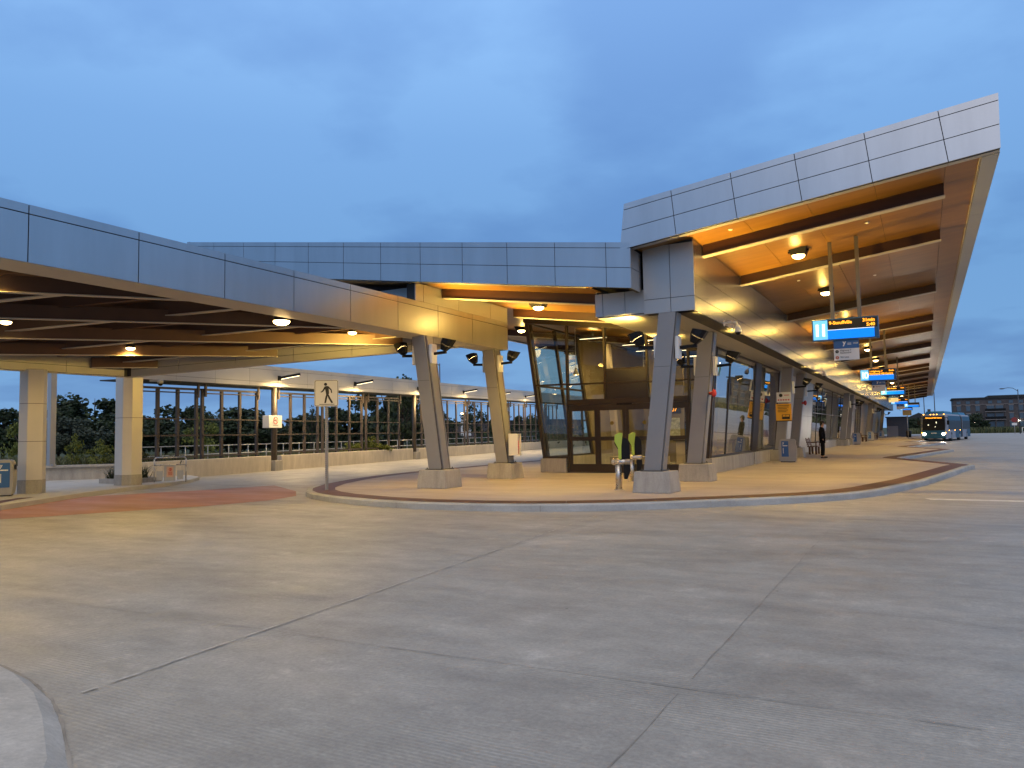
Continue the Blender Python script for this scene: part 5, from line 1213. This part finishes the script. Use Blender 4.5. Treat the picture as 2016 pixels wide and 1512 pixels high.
for s in (-1,1):
    b = MB(); b.ball((s*0.90,-0.03,0.80),0.14,14,(1.2,0.35,0.8)); b.build('headlight', M['head'], body)
    b = MB(); b.ball((s*1.09,-0.0,0.92),0.07,10,(0.8,0.5,1)); b.build('indicator', M['amber'], body)
    b = MB(); b.path([(s*1.05,0.32,2.55),(s*1.35,-0.1,2.5),(s*1.38,-0.12,2.2)],0.025,6); b.box(s*1.38-0.11,s*1.38+0.11,-0.17,-0.08,1.75,2.2); b.build('mirror', M['black'], BU)
for x in (-0.95,-0.3,0,0.3,0.95):
    b = MB(); b.ball((x,0.42,2.86),0.05,8,(1.3,0.6,0.7)); b.build('marker_lamp', M['amber'], body)
b = MB(); b.tube((-0.3,-0.01,1.22),(-0.75,0.1,1.7),0.012,6); b.tube((0.35,-0.01,1.22),(-0.1,0.1,1.75),0.012,6); b.build('wiper', M['black'], body)
b = MB(); b.hexa([(-0.95,1.0,2.9),(0.95,1.0,2.9),(0.95,6.5,2.9),(-0.95,6.5,2.9),(-0.8,1.3,3.2),(0.8,1.3,3.2),(0.8,6.2,3.2),(-0.8,6.2,3.2)]); b.build('roof_unit', M['bus_sky'], body)
b = MB(); b.ball((-0.5,0.11,1.75),0.06,8); b.ball((0.15,0.09,1.55),0.05,8); b.ball((0.25,0.15,2.0),0.07,8,(0.6,0.6,1.6)); b.build('interior_lamp', M['busin'], body)
def wheel(par, x, y):
    b = MB(); b.tube((x-0.14,y,0.48),(x+0.14,y,0.48),0.48,22); t_ = b.build('wheel', M['rubber'], par)
    b = MB(); b.tube((x-0.15,y,0.48),(x+0.15,y,0.48),0.27,16); b.build('rim', M['galv'], t_)
for y in (2.7,8.8):
    for x in (-1.16,1.16): wheel(BU, x, y)
for y in (1.0,5.2,9.2):
    b = MB(); b.ball((1.31,y,1.16),0.055,8,(0.6,1.6,0.8)); b.build('marker_lamp', M['amber'], body)
# rear car, bent a little at the joint
RC = buslength(BU, 11.4, 18.0, False)
b = MB(); b.hexa([(-0.95,12.2,2.9),(0.95,12.2,2.9),(0.95,17.4,2.9),(-0.95,17.4,2.9),(-0.8,12.4,3.2),(0.8,12.4,3.2),(0.8,17.2,3.2),(-0.8,17.2,3.2)]); b.build('roof_unit', M['bus_sky'], RC)
for x in (-1.16,1.16): wheel(BU, x, 15.0)
b = MB()
for k in range(6):
    y = 10.2+0.2*k; r = 1.24 if k % 2 else 1.16
    b.prism([(-r,y+0.002,0.45),(r,y+0.002,0.45),(r,y+0.002,2.6),(r-0.2,y+0.002,2.8),(-r+0.2,y+0.002,2.8),(-r,y+0.002,2.6)], (0,0.196,0))
b.build('bellows', M['bellow'], BU)
spot('bus_beam', (-0.9,-0.25,0.8), (-1.0,-14,0), 350, 70, 0.8, (1.0,0.93,0.8), 0.1, BU); spot('bus_beam', (0.9,-0.25,0.8), (0.8,-14,0), 350, 70, 0.8, (1.0,0.93,0.8), 0.1, BU)
BU.location = (0.86,92.6,0.0); BU.rotation_euler = (0,0,R(-9.0))

# ------------------------------------------------------------------ far end of the platform and the right side
o = thing('service_shed', (-3.4,129,0.15), 'plain blue grey flat roofed shed at the platform end', 'shed')
M['shed'] = mat('shed_panel', (0.055,0.07,0.11), 0.6, var=0.08, scale=0.6)
b = MB(); b.box(-4.95,-2.2,128,136,0.15,3.0); b.build('wall', M['shed'], o)
b = MB(); b.box(-5.1,-2.05,127.8,136.2,3.0,3.14); b.build('roof', M['gap'], o)
b = MB(); b.box(-4.9,-3.45,127.95,127.99,0.17,1.75); b.build('shutter', mat('shed_shutter', (0.18,0.20,0.27), 0.5), o)
o = thing('yellow_sign', (-1.8,110,0.15), 'small yellow sign on a post at the platform end', 'sign')
b = MB(); b.tube((-1.85,110,0.15),(-1.85,110,3.1),0.05,8); b.build('post', M['galv'], o)
b = MB(); b.box(-2.35,-1.35,109.9,109.94,3.05,3.75); b.build('plate', mat('pale_yellow_plate', (0.62,0.45,0.16), 0.5), o)
o = thing('litter_basket', (-1.9,118,0.15), 'dark litter basket at the platform end', 'bin')
b = MB(); b.tube((-1.9,118,0.17),(-1.9,118,1.0),0.3,14,0.34); b.build('basket', M['black'], o); b = MB(); b.tube((-1.9,118,1.001),(-1.9,118,1.1),0.36,14,0.30); b.build('rim', M['trellis'], o)
def lamp(x, y, h, rz, label, lit=False, arm=2.2):
    o = thing('street_lamp', (x,y,0), label, 'street lamp', 'street lamps')
    u = Vector((math.cos(rz),math.sin(rz),0)); c = Vector((x,y,0))
    b = MB(); b.tube(c,c+Zv*h,0.11,10,0.07); b.build('pole', M['lampgrey'], o)
    b = MB(); b.path([c+Zv*(h-0.3),c+u*arm*0.35+Zv*(h+0.25),c+u*arm*0.7+Zv*(h+0.35),c+u*arm+Zv*(h+0.25)],0.05,8); b.build('arm', M['lampgrey'], o)
    b = MB(); hc_ = c+u*(arm+0.3)+Zv*(h+0.2); b.ball(hc_,0.32,12,(1.3,0.7,0.35)); b.build('lamp_head', M['lampgrey'], o)
    if lit:
        b = MB(); b.ball(hc_-Zv*0.1,0.26,10,(1,1,0.6)); b.build('lens', M['lamp'], o)
M['lampgrey'] = mat('lamp_post_paint', (0.045,0.05,0.06), 0.5)
lamp(15.6,170,8.2,R(180),'dark street lamp before the brick block at the right edge')
lamp(-59.5,90,11.6,R(200),'grey street lamp rising behind the lane canopy')
lamp(0.15,175,7.9,R(160),'thin pole lamp behind the bus, left of the taller one')
lamp(2.0,175,9.2,R(100),'taller pole lamp behind the bus roof')
lamp(-70.5,115,5.2,R(250),'lit street lamp seen through the steel screen', True, 0.7)
o = thing('stop_sign', (14.6,168,0), 'red octagon stop sign with white tab at the right edge', 'road sign')
b = MB(); b.tube((14.6,168,0),(14.6,168,2.6),0.05,8); b.build('post', M['galv'], o)
b = MB(); b.tube((14.6,167.93,2.55),(14.6,167.90,2.55),0.5,8); b.build('plate', mat('stop_red', (0.22,0.03,0.03), 0.6), o)
b = MB(); b.box(14.2,15.0,167.9,167.93,1.55,1.98); b.build('tab', M['white'], o)
o = thing('crowd_barrier', (16.8,160,0), 'pale metal barrier frame at the right edge', 'barrier')
b = MB(); b.path([(15.0,160,0),(15.0,160,1.15),(19,160,1.15),(19,160,0)],0.05,8); b.tube((15,160,0.35),(19,160,0.35),0.045,8)
for x in (16,17,18): b.tube((x,160,0.35),(x,160,1.15),0.04,8)
b.build('frame', M['white'], o)
# brick block
BK = thing('brick_block', (28,330,0), 'dark brick apartment block with flat roof and bay balconies', 'apartment building')
M['brick'] = mat('dark_brick', (0.085,0.075,0.078), 0.9, var=0.2, scale=0.5); M['brick_l'] = mat('pale_stone_trim', (0.22,0.20,0.20), 0.8); M['winglass'] = mat('dusk_window', (0.05,0.09,0.13), 0.08, spec=0.8)
b = MB(); b.box(9.8,62,330,350,0,11.4); b.build('wall', M['brick'], BK)
b = MB(); b.box(9.4,62.4,329.6,350.4,11.4,11.9); b.box(21,36,329.5,349,11.9,12.5); b.build('roof', M['gap'], BK)
b = MB(); b.box(9.6,62.2,329.8,329.99,9.2,9.4); b.box(9.6,62.2,329.8,329.99,0.4,0.8); b.build('stone_band', M['brick_l'], BK)
cols_ = [11.6,14.6,17.6,21.6,24.4,28.0,31.0,35,38,41.5,45,48.5,52,55.5,59]
for r, z in enumerate((1.0,4.0,6.9,9.6)):
    for i, x in enumerate(cols_):
        hw_ = 1.15 if i in (3,4,7,8,11,12) and r < 3 else 0.65
        h_ = 1.0 if r == 3 else 1.9
        b = MB(); b.box(x-hw_,x+hw_,329.9,329.97,z,z+h_); f_ = b.build('window', M['winglass'], BK)
        if r < 3:
            b = MB(); b.box(x-hw_-0.2,x+hw_+0.2,329.85,329.98,z+h_+0.02,z+h_+0.32); b.build('lintel', M['brick_l'], f_)
for x in (23.0,36.5,50.2):
    for z in (3.6,6.5):
        b = MB(); b.box(x-3.2,x+3.2,328.4,329.8,z,z+0.25); b_ = b.build('balcony', M['brick_l'], BK)
        b = MB(); b.box(x-3.2,x+3.2,328.4,328.46,z+0.26,z+1.2); b.build('balustrade', M['bus_glass'], b_)
    for s in (-3.1,0,3.1):
        b = MB(); b.box(x+s-0.15,x+s+0.15,328.5,328.8,0,9.2); b.build('pier', M['brick'], BK)
for (x,z) in ((16.5,2.6),(30.2,3.2)):
    b = MB(); b.ball((x,329.6,z),0.3,8); b.build('wall_lamp', emit('porch_lamp', (1,0.9,0.7), 14) if 'porch_lamp' not in bpy.data.materials else bpy.data.materials['porch_lamp'], BK)
o = thing('brick_house', (2,300,0), 'dark low house beyond the bus', 'house')
b = MB(); b.box(-6,3,300,312,0,4.2); b.build('wall', M['brick'], o); b = MB(); b.prism([(-6.5,299.5,4.2),(3.5,299.5,4.2),(-1.5,299.5,6.4)], (0,13,0)); rf_ = b.build('roof', M['gap'], o); b = MB(); b.box(1.2,2.2,304,305,4.4,7.6); b.build('chimney', M['brick'], rf_)
o = thing('low_building', (-85,170,0), 'dark low flat building far beyond the steel screen', 'building')
b = MB(); b.box(-112,-80,172,190,0,4.6); b.build('wall', M['brick'], o); b = MB(); b.box(-112.5,-79.5,171.5,190.5,4.6,5.0); b.build('roof', M['gap'], o)
o = thing('white_pylon', (-72.6,118,0), 'white pylon sign seen through the steel screen', 'sign')
b = MB(); b.box(-72.9,-72.4,118,118.2,0,1.4); b.build('base', M['galv'], o); b = MB(); b.box(-73.6,-71.6,118,118.25,1.4,5.0); b.build('panel', mat('pylon_white', (0.7,0.7,0.7), 0.5), o)
o = thing('parking_sign', (-53.5,95,0), 'small white sign on a post beyond the steel screen', 'road sign')
b = MB(); b.tube((-53.5,95,0),(-53.5,95,3.0),0.045,8); b.build('post', M['galv'], o); b = MB(); b.box(-53.9,-53.1,94.9,94.94,2.2,3.6); b.build('plate', M['white'], o); b = MB(); b.box(-53.66,-53.34,94.885,94.897,2.9,3.25); b.box(-53.75,-53.25,94.885,94.897,2.4,2.5); b.build('mark', M['black_print'], o)

# ------------------------------------------------------------------ vegetation
def crown_mesh(name, n, seed, leaf=0.22, gaps=0.3, cl=26, sq=1.0):
    rnd = random.Random(seed); bm = bmesh.new(); cs = []
    for i in range(cl):
        while True:
            v = Vector((rnd.uniform(-1,1),rnd.uniform(-1,1),rnd.uniform(-0.95,1)))
            if 0.25 < v.length < 1: break
        v.z = v.z*0.9; w_ = 1.0 if v.z < 0.2 else 1.0-0.25*v.z
        cs.append((Vector((v.x*w_*0.82,v.y*w_*0.82,v.z*sq)), rnd.uniform(0.17,0.38)))
    for i in range(n):
        c, r = cs[rnd.randrange(cl)]
        d = Vector((rnd.gauss(0,1),rnd.gauss(0,1),rnd.gauss(0,0.8))).normalized()*r*(rnd.random()**0.4)
        p = c+d; s = leaf*rnd.uniform(0.5,1.2)*0.22
        e = Euler((rnd.uniform(0,6.3),rnd.uniform(0,6.3),rnd.uniform(0,6.3))).to_matrix()
        bm.faces.new([bm.verts.new(p+e@Vector(q)*s) for q in ((-1,-0.6,0),(0.2,-0.9,0.2),(1.1,0,0),(0.1,0.9,0.15),(-0.8,0.5,-0.1))])
    me = bpy.data.meshes.new(name); bm.to_mesh(me); bm.free(); return me
CM = {'a': crown_mesh('crown', 5200, 1), 'b': crown_mesh('crown', 4600, 2, 0.24, cl=20), 'c': crown_mesh('crown', 1500, 3, 0.22, cl=16), 'd': crown_mesh('crown', 5200, 4, 0.22, cl=34, sq=0.8)}
CML = {}
def crown(k, m):
    if (k, m) not in CML:
        me = CM[k].copy(); me.materials.append(M[m]); me.name = 'crown'; CML[(k, m)] = me
    return CML[(k, m)]
def tree(x, y, h, wd, label, k='a', m='leaf', base=0.0, lift=0.02):
    o = thing('tree', (x,y,base), label, 'tree', 'trees beyond the station')
    c = bpy.data.objects.new('crown', crown(k, m)); COL.objects.link(c); c.parent = o
    ch = h*(1-lift); c.location = (0,0,h*lift+ch*0.47); c.scale = (wd/2*1.0,wd/2*1.0,ch*0.45); c.rotation_euler = (0,0,random.uniform(0,6))
    b = MB(); P = Vector((x,y,base)); r = 0.022*h+0.03
    b.tube(P, P+Vector((0.02*h,0,h*0.45)), r, 8, r*0.6)
    for k2 in range(5):
        a = k2*1.3+x; q = P+Vector((0.015*h,0,h*(0.28+0.05*k2))); b.tube(q, q+Vector((math.cos(a)*wd*0.28,math.sin(a)*wd*0.28,h*0.28)), r*0.45, 6, r*0.12)
    b.tube(P+Vector((0.02*h,0,h*0.45)), P+Vector((0.0,0.01*h,h*0.85)), r*0.6, 8, r*0.1)
    b.build('trunk', M['bark'], o)
# px direction ratios x/y at the given columns of the photograph give the bearing, y sets the distance
tl = [(-1.85,38,6.2,7.5,'d','leaf','tall dark tree at the left picture edge'),(-1.775,30,4.2,2.6,'c','leaf_light','small yellow green tree left of the first clad column'),
 (-1.64,44,6.0,8,'b','leaf','dark bushy tree just right of the first clad column'),(-1.52,50,8.3,11,'a','leaf','big round dark tree between the two clad columns'),(-1.60,36,4.6,5.5,'d','leaf_grey','grey green bushy tree before the big round one'),
 (-1.44,46,4.9,9,'b','leaf','low dark tree left of the second clad column'),(-1.36,48,5.2,8,'d','leaf','low dark tree behind the second clad column'),
 (-1.295,52,6.8,8,'b','leaf','dark tree behind the leftmost steel screen panel'),(-1.225,58,7.8,7,'a','leaf','tall dark tree behind the right half of the leftmost screen panel'),(-1.205,40,4.6,3.4,'c','leaf_light','small yellow green tree behind the leftmost screen panel'),
 (-1.11,60,7.6,9,'d','leaf','dark tree behind the second screen panel'),(-1.06,62,6.6,8,'b','leaf','dark tree beside the no smoking post'),(-1.0,60,5.4,9,'a','leaf','low dark tree right of the no smoking post'),
 (-0.94,64,5.6,8,'b','leaf','low dark tree just left of the walking figure sign'),(-0.925,58,6.4,2.6,'c','leaf','thin sparse tree behind the walking figure sign'),(-0.885,66,5.6,8,'d','leaf','low dark tree under the walking figure sign'),
 (-0.83,62,8.0,7.5,'b','leaf','dark tree right of the walking figure sign'),(-0.765,56,10.2,7.0,'a','leaf','tallest loose tree left of the front left leaning column'),(-0.735,52,8.8,5,'c','leaf','sparse tree just left of the front left leaning column'),
 (-0.70,70,6.8,6,'b','leaf','dark tree behind the front left leaning column'),(-0.665,80,6.8,5.5,'d','leaf','dark tree just right of the front left leaning column'),(-0.60,88,8.0,5.5,'c','leaf','sparse tree behind the white plate between the leaning columns'),
 (-0.55,95,6.4,6,'b','leaf','dark tree behind the rear left leaning column'),(-0.515,110,6.6,6,'a','leaf','dark tree beside the glass hall'),(-0.485,120,6.5,7,'b','leaf','dark tree behind the glass hall corner'),
 (0.045,250,7.5,9,'a','leaf','dark tree at the left end of the brick block'),(0.054,245,5.0,7,'b','leaf','low dark tree before the brick block'),(-0.008,240,6.0,12,'d','leaf','dark tree left of the bus'),(0.012,260,5.5,12,'b','leaf','dark tree behind the bus'),(-0.022,230,5.0,8,'a','leaf','low tree behind the shed')]
for (k, y, h, wd, cm_, m, lab) in tl: tree(k*y, y, 1.6+(h-1.6)*(0.82 if k < -1.4 else 0.72), wd*0.95, lab, cm_, m)
def thicket():
    rnd = random.Random(21); bm = bmesh.new()
    for i in range(15000):
        k = rnd.uniform(-1.98,-0.44); y = rnd.uniform(60,84)*(1.0 if k < -0.9 else 1.25); top = 2.3+0.7*math.sin(k*23)+0.5*math.sin(k*57+1)
        if k > -0.72: top *= 0.75
        if k < -1.2: top += 1.1
        p = Vector((k*y+rnd.uniform(-2,2), y, max(0.05, top*(rnd.random()**0.7)+rnd.uniform(-0.2,0.2)))); s_ = rnd.uniform(0.10,0.24)
        e = Euler((rnd.uniform(0,6.3),rnd.uniform(0,6.3),rnd.uniform(0,6.3))).to_matrix()
        bm.faces.new([bm.verts.new(p+e@Vector(q)*s_) for q in ((-1,-0.6,0),(0.2,-0.9,0.2),(1.1,0,0),(0.1,0.9,0.15),(-0.8,0.5,-0.1))])
    me = bpy.data.meshes.new('thicket'); bm.to_mesh(me); bm.free(); me.materials.append(M['leaf']); ob = bpy.data.objects.new('thicket', me); COL.objects.link(ob); tag(ob, kind='stuff')
thicket()
def blades(name, n, area_, h, seed, m, lean=0.3, wd=0.02, base=0.0):
    rnd = random.Random(seed); bm = bmesh.new()
    for i in range(n):
        x, y = area_(rnd); hh_ = h*rnd.uniform(0.45,1.15); a = rnd.uniform(0,6.28); d = Vector((math.cos(a),math.sin(a),0)); s = Vector((-d.y,d.x,0))*wd*rnd.uniform(0.6,1.4)
        p = Vector((x,y,base)); t1 = p+d*hh_*lean*0.3*rnd.random()+Zv*hh_*0.6; t2 = p+d*hh_*lean*rnd.uniform(0.2,1)+Zv*hh_
        v = [bm.verts.new(q) for q in (p-s,p+s,t1+s*0.8,t1-s*0.8,t2)]
        bm.faces.new(v[:4]); bm.faces.new((v[3],v[2],v[4]))
    me = bpy.data.meshes.new(name); bm.to_mesh(me); bm.free(); me.materials.append(m); ob = bpy.data.objects.new(name, me); COL.objects.link(ob); return ob
def meadow(rnd):
    t = rnd.uniform(-7,1.02); o_ = rnd.uniform(0.35,9)**1.0
    p = Vector((-27.8,20.2))+Vector((0.655,0.755))*t*1.5+Vector((-0.755,0.655))*o_; return p.x, p.y
tag(blades('tall_grass', 16000, meadow, 0.62, 5, M['grass'], 0.7, 0.02, 0.3), kind='stuff')
def verge(rnd):
    t = rnd.uniform(-4,70); p = WP(t, -rnd.uniform(3.8,16)); return p.x, p.y
tag(blades('verge_grass', 16000, verge, 0.7, 6, M['grass'], 0.4, 0.03, 0.0), kind='stuff')
def far(rnd): return rnd.uniform(-6,45), rnd.uniform(188,215)
tag(blades('far_grass', 9000, far, 1.3, 8, M['grass'], 0.4, 0.09, 0.0), kind='stuff')
def pl_a(rnd): return -24.8+rnd.uniform(-0.55,0.6), 17.55+rnd.uniform(-0.4,0.5)
og = blades('ornamental_grass', 700, pl_a, 0.5, 9, leaf_mat('dark_grass', (0.01,0.02,0.006), (0.04,0.06,0.02)), 1.2, 0.012, 0.2); tag(og, 'clump of dark ornamental grass in the low planter', 'plant')
def shrub(x, y, z, h, wd, label, m='leaf_light', k='c'):
    o = thing('shrub', (x,y,z), label, 'shrub', 'shrubs beside the lane')
    c = bpy.data.objects.new('foliage', crown(k, m)); COL.objects.link(c); c.parent = o; c.location = (0,0,h*0.5); c.scale = (wd/2,wd/2,h/2)
    b = MB(); b.tube((x,y,z),(x,y,z+h*0.6),0.03,6,0.01); b.build('stem', M['bark'], o)
shrub(-29.6,19.6,0.4,1.25,1.4,'yellow green flowering shrub on the bank between the clad columns'); shrub(-30.9,19.4,0.4,1.5,1.0,'tall yellow green weed on the bank, left of the flowering shrub'); shrub(-28.6,20.6,0.4,1.0,1.2,'rounded green shrub on the bank near the second clad column','grass','a')
p = WP(19.2,-0.9); shrub(p.x,p.y,0.3,1.25,2.4,'leafy green shrub spilling over the low wall under the steel screen','leaf_light','b')
p = WP(16.8,-0.9); shrub(p.x,p.y,0.3,1.0,1.6,'smaller green shrub behind the low wall under the steel screen','leaf_light','a')
